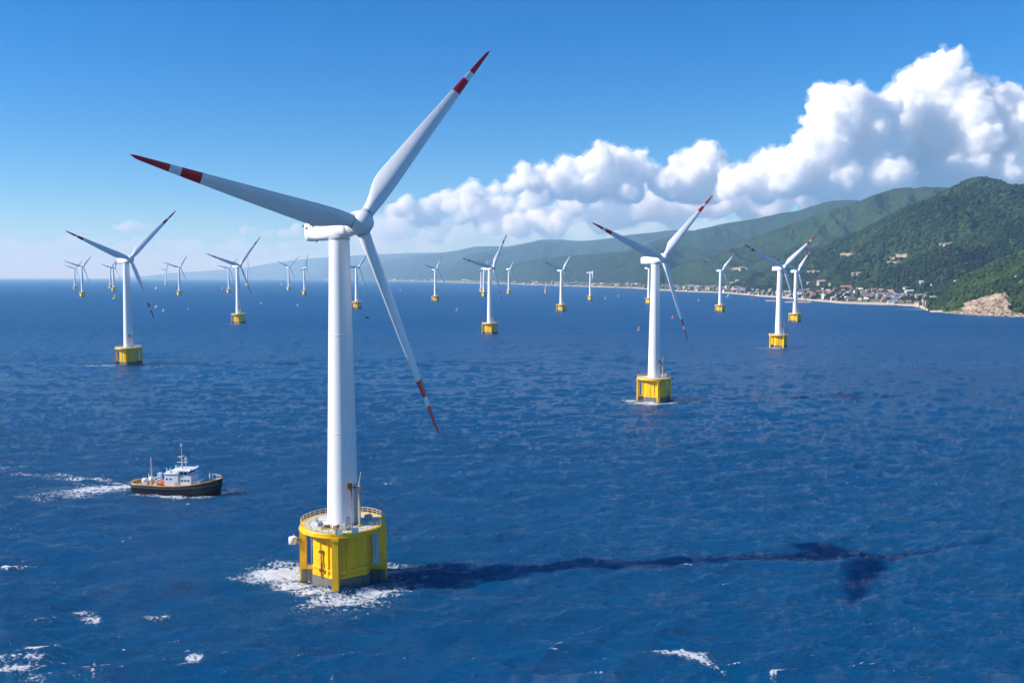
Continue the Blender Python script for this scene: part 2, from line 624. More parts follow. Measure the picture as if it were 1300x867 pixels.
def mountain(name, crest, foot, mat_, label, seed, px_step=1.6, nt=150, back=0.35, rel=0.16, wl=900., foot_z=-4., power=0.85, hook=None, jag=1.0):
    """crest: (px, py, distance); foot: (px, distance) or None = the coast plus an offset. A ridge with gullies down its flank."""
    x0 = min(c[0] for c in crest); x1 = max(c[0] for c in crest)
    px = np.arange(x0, x1 + px_step, px_step)
    pyc = smooth1(interp(px, crest, 1), 15)
    Dc = smooth1(interp(px, crest, 2), 25)
    _, zc = height_at(px, pyc, Dc)
    Df = np.minimum(foot(px), Dc - 60)
    t = np.concatenate([np.linspace(0, 1, nt), 1 + np.linspace(0, back, nt // 5)[1:]])
    T = t[:, None]
    Dg = Df[None, :] + (Dc - Df)[None, :] * T
    X = (px[None, :] - CX) / F * Dg
    s = np.clip(T, 0, 1)
    prof = np.where(T <= 1, (s ** power) * 0.75 + 0.25 * s * s * (3 - 2 * s), 1 - (T - 1) ** 1.3 * 1.6)
    Z = foot_z + (zc - foot_z)[None, :] * prof
    rise = np.maximum(zc, 30)[None, :]
    env = np.where(T <= 1, np.sin(np.pi * np.clip(T, 0, 1) ** 0.8) ** 0.8, 0)
    wx = fbm(X / wl * 0.6, Dg / wl * 0.6, 3, seed + 3) * 0.9
    r = ridged(X / wl + wx, Dg / (wl * 2.3) + 0.5 * wx, 5, seed) - 0.58
    r3 = ridged(X / (wl * 0.36) + wx, Dg / (wl * 0.7), 4, seed + 21) - 0.58
    r2 = fbm(X / (wl * 0.22), Dg / (wl * 0.22), 4, seed + 5) - 0.5
    Z = Z + rise * rel * env * r * 3.6 + rise * rel * 0.45 * env * r2
    Z = Z + rise * rel * env * r3 * 1.3
    Z = Z + (fbm(X / (wl * 0.12), Dg / (wl * 0.12), 3, seed + 9) - 0.5) * rise * 0.035 * jag * np.clip(T * 3, 0, 1)
    lim = CH + (zc - CH)[None, :] * (Dg / Dc[None, :]) - 10 * np.clip(1 - T, 0, 1) * rise / 400
    Z = np.where(T < 1, lim - np.maximum(lim - Z, 0.25 * np.minimum(0, lim - Z) + 2 * np.clip(1 - T, 0, 1)), Z)
    attrs = {}
    if hook:
        Z, attrs = hook(px, T, X, Dg, Z)
    V = np.stack([X, Dg, Z], -1)
    o = np_mesh(name, V.reshape(-1, 3), grid_quads(len(t), len(px)), mat_)
    for kname, a in attrs.items():
        at = o.data.attributes.new(kname, 'FLOAT', 'POINT')
        at.data.foreach_set('value', np.ascontiguousarray(np.broadcast_to(a, Z.shape).ravel(), np.float32))
    tag(o, label, kind='structure')
    return V, attrs


def clearings(spots):
    def hook(px, T, X, D, Z):
        py = HZ + (CH - Z) / D * F
        a = np.zeros_like(Z)
        for (cx, cy, rx, ry) in spots:
            a = np.maximum(a, np.exp(-((px[None, :] - cx) / rx) ** 2 - ((py - cy) / ry) ** 2))
        return Z, {'clear': a * (T <= 1)}
    return hook


def cliff_hook(px, T, X, D, Z):
    """the bare rock face of the headland, and the rocky foot along the water"""
    P = px[None, :]
    d = D - coast(px)[None, :]
    w = np.clip((P - 1214) / 14, 0, 1) * np.clip((1292 - P) / 16, 0, 1)
    top = np.interp(px, [1214, 1226, 1240, 1262, 1276, 1284, 1292], [8, 17, 25, 36, 37, 28, 12])[None, :] * (0.85 + 0.3 * fbm(X / 18, D / 18, 3, 4))
    face = np.clip((d - 14) / 46, 0, 1)
    Z2 = np.maximum(Z, top * face ** 0.8 * (w > 0))
    gul = (ridged(X / 16, D / 30, 4, 88) - 0.5) * 7 * w * np.clip((d - 10) / 30, 0, 1) * np.clip((100 - d) / 40, 0, 1)
    Z2 = Z2 + gul
    shore = np.clip(1 - d / 26, 0, 1)
    Z2 = np.where(d < 26, np.maximum(np.minimum(Z2, 1.0 + d * 0.22 + 3.5 * (ridged(X / 12, D / 9, 3, 9) - 0.4)), -3), Z2)
    rock = np.clip(w * np.clip((d + 5) / 10, 0, 1) * np.clip((80 + 24 * (fbm(X / 20, D / 60, 3, 14) - 0.5) - d) / 10, 0, 1), 0, 1)
    rock = np.maximum(rock, np.clip((np.interp(px, [1180, 1210, 1225, 1300], [12, 16, 30, 24])[None, :] - d) / 8, 0, 1))
    bare = np.exp(-((P - 1292) / 14) ** 2 - ((D - 1760) / 60) ** 2) * 0.9
    return Z2, {'rock': np.maximum(rock, 0.0), 'clear': bare}


def build_land():
    far = forest_material('far_forest', (0.011, 0.030, 0.013), (0.030, 0.060, 0.022), cell=0.02)
    mid = forest_material('hill_forest', (0.012, 0.032, 0.010), (0.042, 0.078, 0.020), clear=(0.34, 0.28, 0.19), cell=0.05)
    near = forest_material('headland_forest', (0.035, 0.070, 0.014), (0.085, 0.130, 0.030), clear=(0.36, 0.29, 0.20), cell=0.12, rock=True)
    S = {}
    off = lambda a: (lambda px: coast(px) + a)
    mountain('distant_mountains', [(150, 352, 40000), (180, 351, 40000), (200, 349, 40000), (223, 346, 40000), (250, 345, 39000), (275, 343, 38000), (300, 341, 37000), (315, 340, 36000), (337, 336, 35000), (368, 331, 33000), (398, 328, 31000),
              (430, 326, 30000), (477, 323, 28000), (530, 321, 26000), (575, 321, 25000), (640, 318, 25000), (700, 316, 25000)], lambda px: np.clip(coast(px) + 900, 15000, 33000), far, 'pale blue mountain range far along the coast', 11, 2.5, 70, rel=0.12, wl=5000)
    mountain('coast_mountains', [(330, 352.5, 34000), (380, 351, 28000), (420, 347, 23500), (445, 343, 21000), (470, 337, 20000), (500, 331, 19500), (530, 325, 19000), (575, 319, 18500), (600, 313.5, 18000), (617, 312.5, 17500), (640, 313.5, 17000), (655, 311.5, 16500), (682, 305, 16000), (706, 303.5, 15500), (724, 306, 15000), (745, 305.5, 14500), (760, 304.5, 14000),
              (792, 299, 13500), (830, 295, 13000), (857, 292, 12500), (880, 292, 12500), (905, 295, 12500), (960, 300, 12500)], lambda px: np.maximum(coast(px) + 700, np.interp(px, [640, 700, 960], [3000, 9500, 9000])), far, 'hazy blue forested mountains behind the far shore', 12, 2, 110, rel=0.20, wl=2600)
    mountain('coast_hills', [(400, 353.5, 25500), (440, 354, 19800), (470, 354.5, 17200), (500, 354, 15800), (523, 352, 14800), (545, 347, 14300), (564, 343, 13500), (600, 339, 12300), (617, 337, 12000), (650, 333, 11000), (682, 329, 10000), (720, 325, 9300), (760, 322, 8700), (800, 318, 8200), (850, 309, 7900), (900, 300, 7700), (950, 305, 7600), (1000, 318, 7500)],
             lambda px: np.maximum(coast(px) + 120, np.interp(px, [700, 780, 830, 1000], [3000, 7200, 7600, 7300])), far, 'lower wooded foothills along the far shore', 13, 1.8, 110, rel=0.20, wl=1500)
    mountain('long_ridge', [(700, 361, 8300), (730, 346, 8600), (760, 332, 8800), (800, 316, 9000), (840, 303, 9200), (887, 292.5, 9400), (920, 284, 9300), (957, 280, 9100), (987, 272, 8900), (1005, 270, 8800), (1024, 263.5, 8700), (1048, 255.5, 8600), (1072, 254, 8500), (1088, 255.5, 8400), (1110, 259, 8300), (1160, 268, 8200)],
             lambda px: np.maximum(coast(px) + 170, np.interp(px, [780, 860, 900, 1200], [3000, 5600, 6000, 5800])), far, 'long dark blue forested ridge rising to the right', 14, 1.6, 150, rel=0.26, wl=1400)
    S['broad'] = mountain('broad_mountain', [(800, 367, 5900), (830, 352, 6100), (870, 334, 6200), (910, 318, 6300), (950, 303, 6350), (990, 290, 6400), (1030, 276, 6400), (1060, 265, 6400), (1087, 256, 6300), (1109, 246, 6200), (1137, 238.5, 6100), (1164, 240, 6000), (1198, 240, 5900), (1230, 246, 5900), (1280, 240, 5900), (1300, 234, 5900), (1380, 226, 5900), (1600, 240, 5900)],
             lambda px: np.maximum(coast(px) + 230, np.interp(px, [860, 930, 960, 1100, 1300, 1600], [3000, 4050, 4150, 3800, 3400, 3200])), mid, 'broad forested mountain with two rounded summits', 15, 1.4, 190, rel=0.30, wl=1000, hook=clearings([(935, 341, 18, 2.5)]))
    S['peak'] = mountain('village_mountain', [(905, 371.5, 4250), (930, 362, 4300), (960, 348, 4300), (1000, 331, 4250), (1040, 315, 4150), (1060, 307, 4100), (1085, 298, 4000), (1115, 283, 3900), (1146, 267, 3800), (1177, 256, 3700), (1198, 245, 3650), (1220, 232, 3600), (1238, 228, 3600), (1260, 231, 3550), (1278, 238, 3500), (1300, 240, 3500), (1350, 230, 3500), (1420, 222, 3400), (1640, 240, 3300)],
             lambda px: np.maximum(coast(px) + 290, np.interp(px, [1080, 1120, 1640], [2000, 2640, 2500])), mid, 'steep green mountain above the seaside village', 16, 1.0, 230, rel=0.30, wl=620, power=1.0,
             hook=clearings([(1075, 324, 20, 3), (1138, 326, 16, 5), (1205, 312, 22, 5), (1130, 334, 20, 2.5), (1035, 345, 20, 2)]))
    S['spur'] = mountain('village_spur', [(1088, 371, 2760), (1100, 362, 2800), (1114, 351, 2830), (1146, 335, 2850), (1180, 321, 2850), (1208, 309, 2850), (1240, 297, 2800), (1270, 286, 2800), (1300, 276, 2750), (1400, 250, 2650), (1640, 250, 2500)],
             lambda px: np.maximum(coast(px) + 190, 2250), mid, 'dark wooded spur running down behind the village', 17, 1.0, 150, rel=0.28, wl=360, power=1.0, hook=clearings([(1225, 334, 14, 2), (1290, 330, 20, 3), (1190, 346, 10, 1.5)]))
    S['headland'] = mountain('headland', [(1183, 394, 1835), (1192, 388, 1880), (1201, 378, 1930), (1214, 361, 1960), (1224, 356, 1980), (1237, 349, 2000), (1249, 344, 2000), (1260, 337, 2010), (1277, 331, 2020), (1300, 324, 2020), (1350, 305, 2000), (1450, 280, 1950), (1640, 260, 1900)],
             off(-12), near, 'green wooded headland with a bare rock cliff at the water', 18, 0.8, 220, rel=0.16, wl=230, power=0.95, hook=cliff_hook)
    return S


def build_shore():
    """the low strip of land the town stands on, with its beach"""
    px = np.arange(380, 1215, 1.5)
    Dc = coast(px)
    # metres inland
    d = np.concatenate([np.array([-14., -4, 0, 4, 9, 16, 24]), np.linspace(32, 470, 36)])
    wide = np.interp(px, [380, 800, 1000, 1190, 1215], [1.1, 1.0, 1.0, 0.9, 0.6])
    D = Dc[None, :] + d[:, None] * wide[None, :]
    X = (px[None, :] - CX) / F * D
    dd = D - Dc[None, :]
    Z = np.where(dd < 0, dd * 0.12, np.where(dd < 24, dd * 0.10, 2.4 + (np.minimum(dd, 300) - 24) * 0.095 + np.clip(dd - 300, 0, 1e9) * 0.02))
    Z = Z + (fbm(X / 60, D / 60, 3, 3) - 0.5) * np.clip((dd - 20) / 50, 0, 1) * 6
    m = mat('shore_ground', (0.08, 0.11, 0.04), 0.95, 0, 0.1)
    k = NT(m)
    p = k.pos()
    inland = k.n('Attribute', attribute_name='inland').outputs['Fac']
    n = k.noise(p, 0.05, 5, 0.65)
    g = k.mix(k.math('MULTIPLY', k.math('SUBTRACT', n, 0.42), 6, clamp=True), (0.045, 0.075, 0.022), (0.22, 0.20, 0.13))
    e = k.math('MULTIPLY', k.math('SUBTRACT', k.math('ADD', inland, k.math('MULTIPLY', n, 14.)), 44.), 0.12, clamp=True)
    c = k.mix(e, (0.50, 0.42, 0.32), g)
    k.l(c, k.b.inputs['Base Color'])
    o = np_mesh('shore', np.stack([X, D, Z], -1).reshape(-1, 3), grid_quads(len(d), len(px)), m)
    at = o.data.attributes.new('inland', 'FLOAT', 'POINT')
    at.data.foreach_set('value', np.ascontiguousarray(dd.ravel(), np.float32))
    tag(o, 'low sandy shore with a pale beach', kind='structure')
    return np.stack([X, D, Z], -1), dd


def shore_z(x, D):
    px = CX + F * x / D
    dd = D - float(coast(px))
    z = dd * 0.10 if dd < 24 else 2.4 + (min(dd, 300) - 24) * 0.095 + max(dd - 300, 0) * 0.02
    n = fbm(np.array([x / 60]), np.array([D / 60]), 3, 3)[0] - 0.5
    return z + n * min(max((dd - 20) / 50, 0), 1) * 6


# ------------------------------------------------------------------ woods
def ico():
    t = (1 + 5 ** 0.5) / 2
    v = np.array([(-1, t, 0), (1, t, 0), (-1, -t, 0), (1, -t, 0), (0, -1, t), (0, 1, t), (0, -1, -t), (0, 1, -t), (t, 0, -1), (t, 0, 1), (-t, 0, -1), (-t, 0, 1)], float)
    v /= np.linalg.norm(v[0])
    f = np.array([(0, 11, 5), (0, 5, 1), (0, 1, 7), (0, 7, 10), (0, 10, 11), (1, 5, 9), (5, 11, 4), (11, 10, 2), (10, 7, 6), (7, 1, 8), (3, 9, 4), (3, 4, 2), (3, 2, 6), (3, 6, 8), (3, 8, 9), (4, 9, 5), (2, 4, 11), (6, 2, 10), (8, 6, 7), (9, 8, 1)])
    return v, f


ICO_V, ICO_F = ico()


def leaf_material(name, a, b, c):
    m = mat(name, a, 0.9, 0, 0.15)
    k = NT(m)
    t = k.n('Attribute', attribute_name='tone').outputs['Fac']
    col = k.ramp(t, [(0.0, a), (0.55, b), (1.0, c)])
    p = k.pos()
    n = k.noise(p, 0.35, 4, 0.7)
    col = k.mix(k.math('MULTIPLY', n, 0.6), col, tuple(x * 0.5 for x in a))
    k.l(col, k.b.inputs['Base Color'])
    k.l(k.bump(k.noise(p, 0.8, 4, 0.7), 1.0, 1.6), k.b.inputs['Normal'])
    return m


def wood(name, V, weight, n, size, m, label, seed, lobes=3):
    """crowns of uneven clumps standing on a hillside grid V, one mass"""
    r = np.random.default_rng(seed)
    nr, nc = V.shape[:2]
    # area-weighted picks so that the wood is even on the ground
    du = np.linalg.norm(V[1:, :-1] - V[:-1, :-1], axis=-1); dv = np.linalg.norm(V[:-1, 1:] - V[:-1, :-1], axis=-1)
    w = (du * dv * weight[:-1, :-1]).ravel()
    idx = r.choice(len(w), n, p=w / w.sum())
    i, j = np.divmod(idx, nc - 1)
    a, b = r.random(n)[:, None], r.random(n)[:, None]
    P = V[i, j] * (1 - a) * (1 - b) + V[i + 1, j] * a * (1 - b) + V[i, j + 1] * (1 - a) * b + V[i + 1, j + 1] * a * b
    R = size * (0.55 + 0.75 * r.random(n) ** 1.4)
    cl = fbm(P[:, 0] / 70, P[:, 1] / 70, 3, seed)
    tone0 = np.clip((cl - 0.5) * 1.8 + 0.42 + r.normal(0, 0.20, n), 0, 1)
    Vs, Fs, Ts = [], [], []
    o = 0
    for q in range(lobes):
        off = r.normal(0, 0.45, (n, 3)) * R[:, None]
        off[:, 2] = (0.35 + 0.75 * q / max(lobes - 1, 1) + r.normal(0, 0.15, n)) * R * 1.15
        if q == lobes - 1:
            off[:, :2] *= 0.4
        rr = R * (0.78 - 0.16 * q) * (0.8 + 0.4 * r.random(n))
        jit = 1 + r.normal(0, 0.17, (n, 12))
        vv = ICO_V[None] * jit[..., None] * rr[:, None, None] * np.array([1, 1, 0.95]) + (P + off)[:, None, :]
        Vs.append(vv.reshape(-1, 3))
        Fs.append((ICO_F[None] + (np.arange(n) * 12)[:, None, None]).reshape(-1, 3) + o)
        Ts.append(np.repeat(np.clip(tone0 + r.normal(0, 0.08, n), 0, 1), 12))
        o += n * 12
    ob = np_mesh(name, np.concatenate(Vs), np.concatenate(Fs), m, smooth=False)
    at = ob.data.attributes.new('tone', 'FLOAT', 'POINT')
    at.data.foreach_set('value', np.ascontiguousarray(np.concatenate(Ts), np.float32))
    return tag(ob, label, kind='stuff')


# ------------------------------------------------------------------ air and clouds
def build_haze():
    m = bpy.data.materials.new('haze_air')
    m.use_nodes = True
    t = m.node_tree
    t.nodes.remove(t.nodes['Principled BSDF'])
    v = t.nodes.new('ShaderNodeVolumePrincipled')
    v.inputs['Color'].default_value = (0.40, 0.70, 1.0, 1)
    v.inputs['Absorption Color'].default_value = (1, 1, 1, 1)
    v.inputs['Density'].default_value = HAZE
    v.inputs['Anisotropy'].default_value = 0.0
    t.links.new(v.outputs[0], t.nodes['Material Output'].inputs['Volume'])
    b = MB()
    b.box((0, 24000, (HAZE_TOP - 8) / 2), (170000, 80000, HAZE_TOP + 8))
    o = b.build('haze', m)
    return tag(o, 'thin blue sea haze over water and hills', kind='stuff')


HAZE = 5.4e-5


def cloud_material(name, density, col=(1, 1, 1)):
    m = bpy.data.materials.new(name)
    m.use_nodes = True
    t = m.node_tree
    t.nodes.remove(t.nodes['Principled BSDF'])
    v = t.nodes.new('ShaderNodeVolumePrincipled')
    v.inputs['Color'].default_value = (*col, 1)
    v.inputs['Density'].default_value = density
    v.inputs['Anisotropy'].default_value = 0.0
    t.links.new(v.outputs[0], t.nodes['Material Output'].inputs['Volume'])
    return m


def remesh(o, vox):
    m = o.data.materials[0]
    md = o.modifiers.new('remesh', 'REMESH')
    md.mode = 'VOXEL'; md.voxel_size = vox
    dg = bpy.context.evaluated_depsgraph_get()
    me = bpy.data.meshes.new_from_object(o.evaluated_get(dg))
    o.modifiers.clear()
    o.data = me
    me.materials.clear(); me.materials.append(m)


def build_cloud(blobs, D, base_py, m, label, seed, vox=31.0, depth=0.7, gens=((13, 0.50), (10, 0.44), (6, 0.44)), flat=0.12, stretch=1.0, rough=320.0, fringe=None):
    """a heap of puffs on puffs, fused into one closed skin filled with vapour"""
    import bmesh
    r = np.random.default_rng(seed)
    sc = D / F
    S = []                                                    # spheres: x, y, z, radius
    for (px, py, rp) in blobs:
        x, z = height_at(px, py, D)
        S.append((float(x), D + r.normal(0, 0.5) * rp * sc * depth, float(z), rp * sc))
    base = float(height_at(px, base_py, D)[1])
    levels = [np.array(S)]
    for cnt, fr in gens:
        P = levels[-1]
        n = len(P)
        u = r.normal(size=(n, cnt, 3)); u /= np.linalg.norm(u, axis=2)[..., None]
        u[..., 2] = u[..., 2] * 0.85 + 0.2
        rr = P[:, 3:4] * fr * (0.45 + 0.95 * r.random((n, cnt)))
        c = P[:, None, :3] + u * (P[:, 3:4] * (0.80 + 0.18 * r.random((n, cnt))))[..., None]
        Q = np.concatenate([c, rr[..., None]], -1).reshape(-1, 4)
        Q = Q[(Q[:, 3] > vox * 0.75) & (Q[:, 2] + 0.2 * Q[:, 3] > base)]
        # puffs buried in a bigger one change nothing
        B = levels[0]
        keep = np.ones(len(Q), bool)
        for q in B:
            keep &= np.linalg.norm(Q[:, :3] - q[:3], axis=1) > q[3] * 0.78 - 0.2 * Q[:, 3]
        levels.append(Q[keep])
    VV, FF, o_ = [], [], 0
    for g, L in enumerate(levels):
        bm = bmesh.new(); bmesh.ops.create_icosphere(bm, subdivisions=3 if g == 0 else 2 if g == 1 else 1, radius=1)
        sv = np.array([v.co[:] for v in bm.verts]); sf = np.array([[v.index for v in f.verts] for f in bm.faces]); bm.free()
        v = sv[None] * L[:, 3][:, None, None] + L[:, None, :3]
        VV.append(v.reshape(-1, 3)); FF.append((sf[None] + (np.arange(len(L)) * len(sv))[:, None, None]).reshape(-1, 3) + o_)
        o_ += len(L) * len(sv)
    VV = np.concatenate(VV)
    VV[:, 2] = np.where(VV[:, 2] < base, base - (base - VV[:, 2]) * flat, VV[:, 2])
    if stretch != 1.0:
        xm = VV[:, 0].mean(); VV[:, 2] = base + (VV[:, 2] - base) / stretch
    o = np_mesh('cloud', VV, np.concatenate(FF), m)
    md = o.modifiers.new('remesh', 'REMESH')
    md.mode = 'VOXEL'; md.voxel_size = vox
    dg = bpy.context.evaluated_depsgraph_get()
    me = bpy.data.meshes.new_from_object(o.evaluated_get(dg))
    o.modifiers.clear()
    old = o.data
    o.data = me
    bpy.data.meshes.remove(old)
    me.materials.clear(); me.materials.append(m)
    nv = len(me.vertices)
    co = np.empty(nv * 3, np.float32); me.vertices.foreach_get('co', co); co = co.reshape(-1, 3).astype(float)
    no = np.empty(nv * 3, np.float32); me.vertex_normals.foreach_get('vector', no); no = no.reshape(-1, 3)
    def tear(p, q):
        return sum(w_ * (vnoise3(p / q_, seed * 7 + i_) - 0.5) for i_, (q_, w_) in enumerate(((q, 1.0), (q * 0.5, 0.62), (q * 0.24, 0.55), (q * 0.11, 0.42))))
    low = np.clip((co[:, 2] - base) / (900 * D / 31000), 0, 1)[:, None]
    t = tear(co, rough)
    c1 = co + no * (t * rough * 0.38)[:, None] * (0.35 + 0.65 * low)
    me.vertices.foreach_set('co', np.ascontiguousarray(c1, np.float32).ravel()); me.update()
    remesh(o, vox * 0.95)
    if fringe:
        f = me.copy()
        t2 = tear(co + 5000, rough * 0.8)
        c2 = co + no * ((0.10 + t2 * 0.75) * rough + 0.12 * rough)[:, None]
        f.vertices.foreach_set('co', np.ascontiguousarray(c2, np.float32).ravel()); f.update()
        f.materials.clear(); f.materials.append(fringe)
        fo = bpy.data.objects.new('fringe', f); COL.objects.link(fo); fo.parent = o
        remesh(fo, vox * 1.1)
    return tag(o, label, 'cloud', 'clouds above the mountains')


def build_clouds():
    thick = cloud_material('cumulus_vapour', 0.0060)
    wisp = cloud_material('torn_edge_vapour', 0.0010)
    mid = cloud_material('cumulus_vapour_thin', 0.0032)
    thin = cloud_material('cloud_bank_vapour', 0.0011)
    build_cloud([(1192, 98, 23), (1168, 112, 18), (1216, 108, 17), (1180, 118, 22), (1195, 135, 34), (1236, 140, 26), (1160, 150, 32), (1255, 165, 34), (1205, 180, 46), (1140, 190, 42), (1262, 200, 40), (1296, 148, 24), (1315, 170, 42), (1345, 150, 40), (1300, 205, 45), (1390, 170, 55), (1180, 225, 40), (1240, 235, 42), (1310, 240, 45), (1380, 240, 50)], 31000, 268, thick,
                'tallest white cumulus tower rising above the right mountains', 1, fringe=wisp)
    build_cloud([(1058, 140, 22), (1088, 138, 24), (1112, 148, 21), (1046, 160, 19), (1080, 168, 32), (1115, 180, 30), (1050, 192, 30), (1100, 208, 34), (1024, 212, 22), (1008, 204, 13), (990, 216, 16), (968, 212, 12), (950, 226, 17), (1000, 230, 24), (930, 238, 16), (1060, 232, 30), (970, 240, 20), (1110, 236, 30)], 29000, 262, thick,
                'rounded white cumulus to the left of the tallest cloud tower', 2, fringe=wisp)
    build_cloud([(776, 198, 15), (760, 208, 14), (795, 210, 16), (720, 214, 11), (736, 222, 14), (690, 220, 8), (664, 222, 9), (680, 232, 14), (815, 220, 12), (775, 226, 24), (838, 232, 15), (890, 198, 14), (870, 210, 12), (906, 206, 11), (884, 224, 22), (852, 240, 17), (912, 230, 15), (715, 236, 18), (655, 238, 10), (745, 242, 18), (800, 244, 18), (890, 244, 20)], 33000, 258, thick,
                'long low row of white cumulus heads in the middle of the sky', 3, fringe=wisp)
    r = random.Random(5)
    build_cloud([(480 + i * 13 + r.uniform(-6, 6), 292 - i * 1.2 + r.uniform(-18, 10), r.uniform(8, 17)) for i in range(34)], 46000, 320, thin,
                'pale low bank of cloud close above the distant mountains', 4, vox=110, gens=((10, 0.5), (7, 0.5)), rough=700, flat=0.6)
    build_cloud([(600 + i * 14.5 + r.uniform(-6, 6), 272 - i * 0.8 + r.uniform(-26, 22), r.uniform(9, 19)) for i in range(34)], 37000, 318, mid,
                'grey white layer of cloud spread below the cumulus heads', 17, vox=55, rough=300, flat=0.3, fringe=thin)
    build_cloud([(500 + i * 9 + r.uniform(-5, 5), 276 - i * 0.8 + r.uniform(-16, 14), r.uniform(6, 13)) for i in range(22)], 41000, 312, mid,
                'soft white heap of cloud just right of the foreground rotor hub', 9, vox=60, rough=320, flat=0.3, fringe=thin)
    build_cloud([(560 + i * 11 + r.uniform(-4, 4), 252 - i * 1.2 + r.uniform(-5, 5), r.uniform(5, 10)) for i in range(10)], 42000, 262, mid,
                'small white puffs trailing off left of the cumulus row', 7, vox=60, rough=350, fringe=thin)
    build_cloud([(146, 290.5, 4.5), (154, 290, 6), (164, 288.5, 8), (174, 289.5, 7), (184, 290.5, 5), (192, 291, 3.5)], 46000, 293, thin,
                'small lone white cloud low over the sea on the left', 6, vox=60, rough=350)
    veil = cloud_material('horizon_vapour', 0.00036)
    build_cloud([(-60 + i * 22 + r.uniform(-9, 9), 311 + r.uniform(-9, 6), r.uniform(9, 17)) for i in range(28)], 52000, 325, veil,
                'faint veil of low cloud along the open sea horizon on the left', 10, vox=150, gens=((8, 0.5), (5, 0.5)), rough=700, flat=0.3, stretch=1.5)
    low = cloud_material('low_cloud_vapour', 0.00055)
    build_cloud([(430 + i * 22 + r.uniform(-9, 9), 306 - i * 0.7 + r.uniform(-10, 8), r.uniform(11, 20)) for i in range(28)], 50000, 324, low,
                'broad pale sheet of low cloud behind the mountain crests', 11, vox=140, gens=((8, 0.5), (5, 0.5)), rough=700, flat=0.3)
    build_cloud([(300 + i * 9 + r.uniform(-4, 4), 296 + r.uniform(-5, 4), r.uniform(3, 8)) for i in range(16)], 48000, 301, thin,
                'low streak of thin cloud behind the foreground tower', 8, vox=70, rough=350)


HAZE_ON = True
build_haze()
build_clouds()
build_sea()
LAND = build_land()
SHORE, SHORE_D = build_shore()
lm1 = leaf_material('headland_leaves', (0.022, 0.048, 0.010), (0.055, 0.095, 0.018), (0.115, 0.150, 0.035))
lm2 = leaf_material('hillside_leaves', (0.008, 0.022, 0.007), (0.026, 0.052, 0.015), (0.075, 0.110, 0.028))
V, at = LAND['headland']
d = V[..., 1] - coast(CX + F * V[..., 0] / V[..., 1])
wt = (1 - np.clip(at['rock'] * 1.6, 0, 1)) * np.clip((d - 20) / 10, 0, 1) * (1 - np.clip(at['clear'] * 1.5, 0, 1))
px_ = CX + F * V[..., 0] / V[..., 1]
wood('headland_wood', V, wt * (px_ < 1420), 9000, 6.0, lm1, 'dense broadleaved wood on the near headland', 21)
V, at = LAND['spur']
px_ = CX + F * V[..., 0] / V[..., 1]
wood('spur_wood', V, (1 - np.clip(at['clear'] * 1.5, 0, 1)) * (px_ < 1400), 11000, 7.0, lm2, 'dark wood on the spur behind the village', 22, 2)
V, at = LAND['peak']
px_ = CX + F * V[..., 0] / V[..., 1]
wood('mountain_wood', V, (1 - np.clip(at['clear'] * 1.5, 0, 1)) * (px_ < 1400), 26000, 8.5, lm2, 'green forest covering the steep mountain above the village', 23, 1)

px_ = CX + F * SHORE[..., 0] / SHORE[..., 1]
wood('village_trees', SHORE, np.clip((SHORE_D - 34) / 30, 0.0, 1) * (px_ > 640) * (0.25 + (px_ > 930)) * (fbm(SHORE[..., 0] / 35, SHORE[..., 1] / 35, 3, 6) > 0.48), 3000, 4.6, lm2, 'dark garden trees scattered between the village houses', 31, 2)

# ------------------------------------------------------------------ wind turbines
WHITE = paint('white_tower_paint', (0.80, 0.81, 0.82), 0.38, (0.60, 0.58, 0.54), 0.12, 0.25)
BLADE_M = mat('blade_paint', (0.78, 0.79, 0.80), 0.33)
YELLOW = paint('yellow_paint', (0.96, 0.56, 0.002), 0.42, (0.42, 0.19, 0.01), 0.5, 0.5, True, (0.55, 0.28, 0.01))
_k = NT(YELLOW)
_p = _k.pos(True)
_z = _k.n('SeparateXYZ'); _k.l(_p, _z.inputs[0])
_n = _k.noise(_k.mapping(_p, (1, 1, 0.35)), 0.9, 6, 0.7)
_edge = _k.math('SUBTRACT', _k.math('ADD', -0.9, _k.math('MULTIPLY', _n, 3.4)), _z.outputs['Z'])
_old = _k.b.inputs['Base Color'].links[0].from_socket
_c = _k.mix(_k.math('MULTIPLY', _edge, 0.8, clamp=True), _old, (0.09, 0.075, 0.03))
_r = _k.noise(_k.mapping(_p, (1.6, 1.6, 0.10)), 1.0, 5, 0.6)
_c = _k.mix(_k.math('MULTIPLY', _k.math('SUBTRACT', _r, 0.64, clamp=True), 5.0, clamp=True), _c, (0.40, 0.17, 0.02))
_k.l(_c, _k.b.inputs['Base Color'])
_k.l(_k.bump(_k.noise(_p, 0.5, 3, 0.5), 0.5, 0.25), _k.b.inputs['Normal'])
RAIL_M = mat('rail_paint', (0.72, 0.52, 0.10), 0.5)
PALE = paint('pale_deck_paint', (0.60, 0.59, 0.55), 0.8, (0.26, 0.22, 0.16), 0.9, 0.6, False, (0.36, 0.30, 0.22))
CONC = paint('wet_concrete', (0.17, 0.155, 0.13), 0.75, (0.05, 0.05, 0.035), 0.8, 0.7, True, (0.06, 0.065, 0.035))
RUST = paint('rusty_steel', (0.28, 0.13, 0.05), 0.8, (0.10, 0.05, 0.03), 0.6, 1.5, False)
GALV = mat('galvanised_steel', (0.50, 0.48, 0.44), 0.5, 0.3)
DARK = mat('dark_steel', (0.03, 0.035, 0.04), 0.55)
GREYP = mat('grey_paint', (0.45, 0.47, 0.49), 0.5)
WHITEP = mat('white_fitting_paint', (0.78, 0.78, 0.76), 0.45)
MARK = mat('dark_lettering', (0.02, 0.02, 0.03), 0.6)
DECAL = 50.0                                               # blade length the mesh is built at


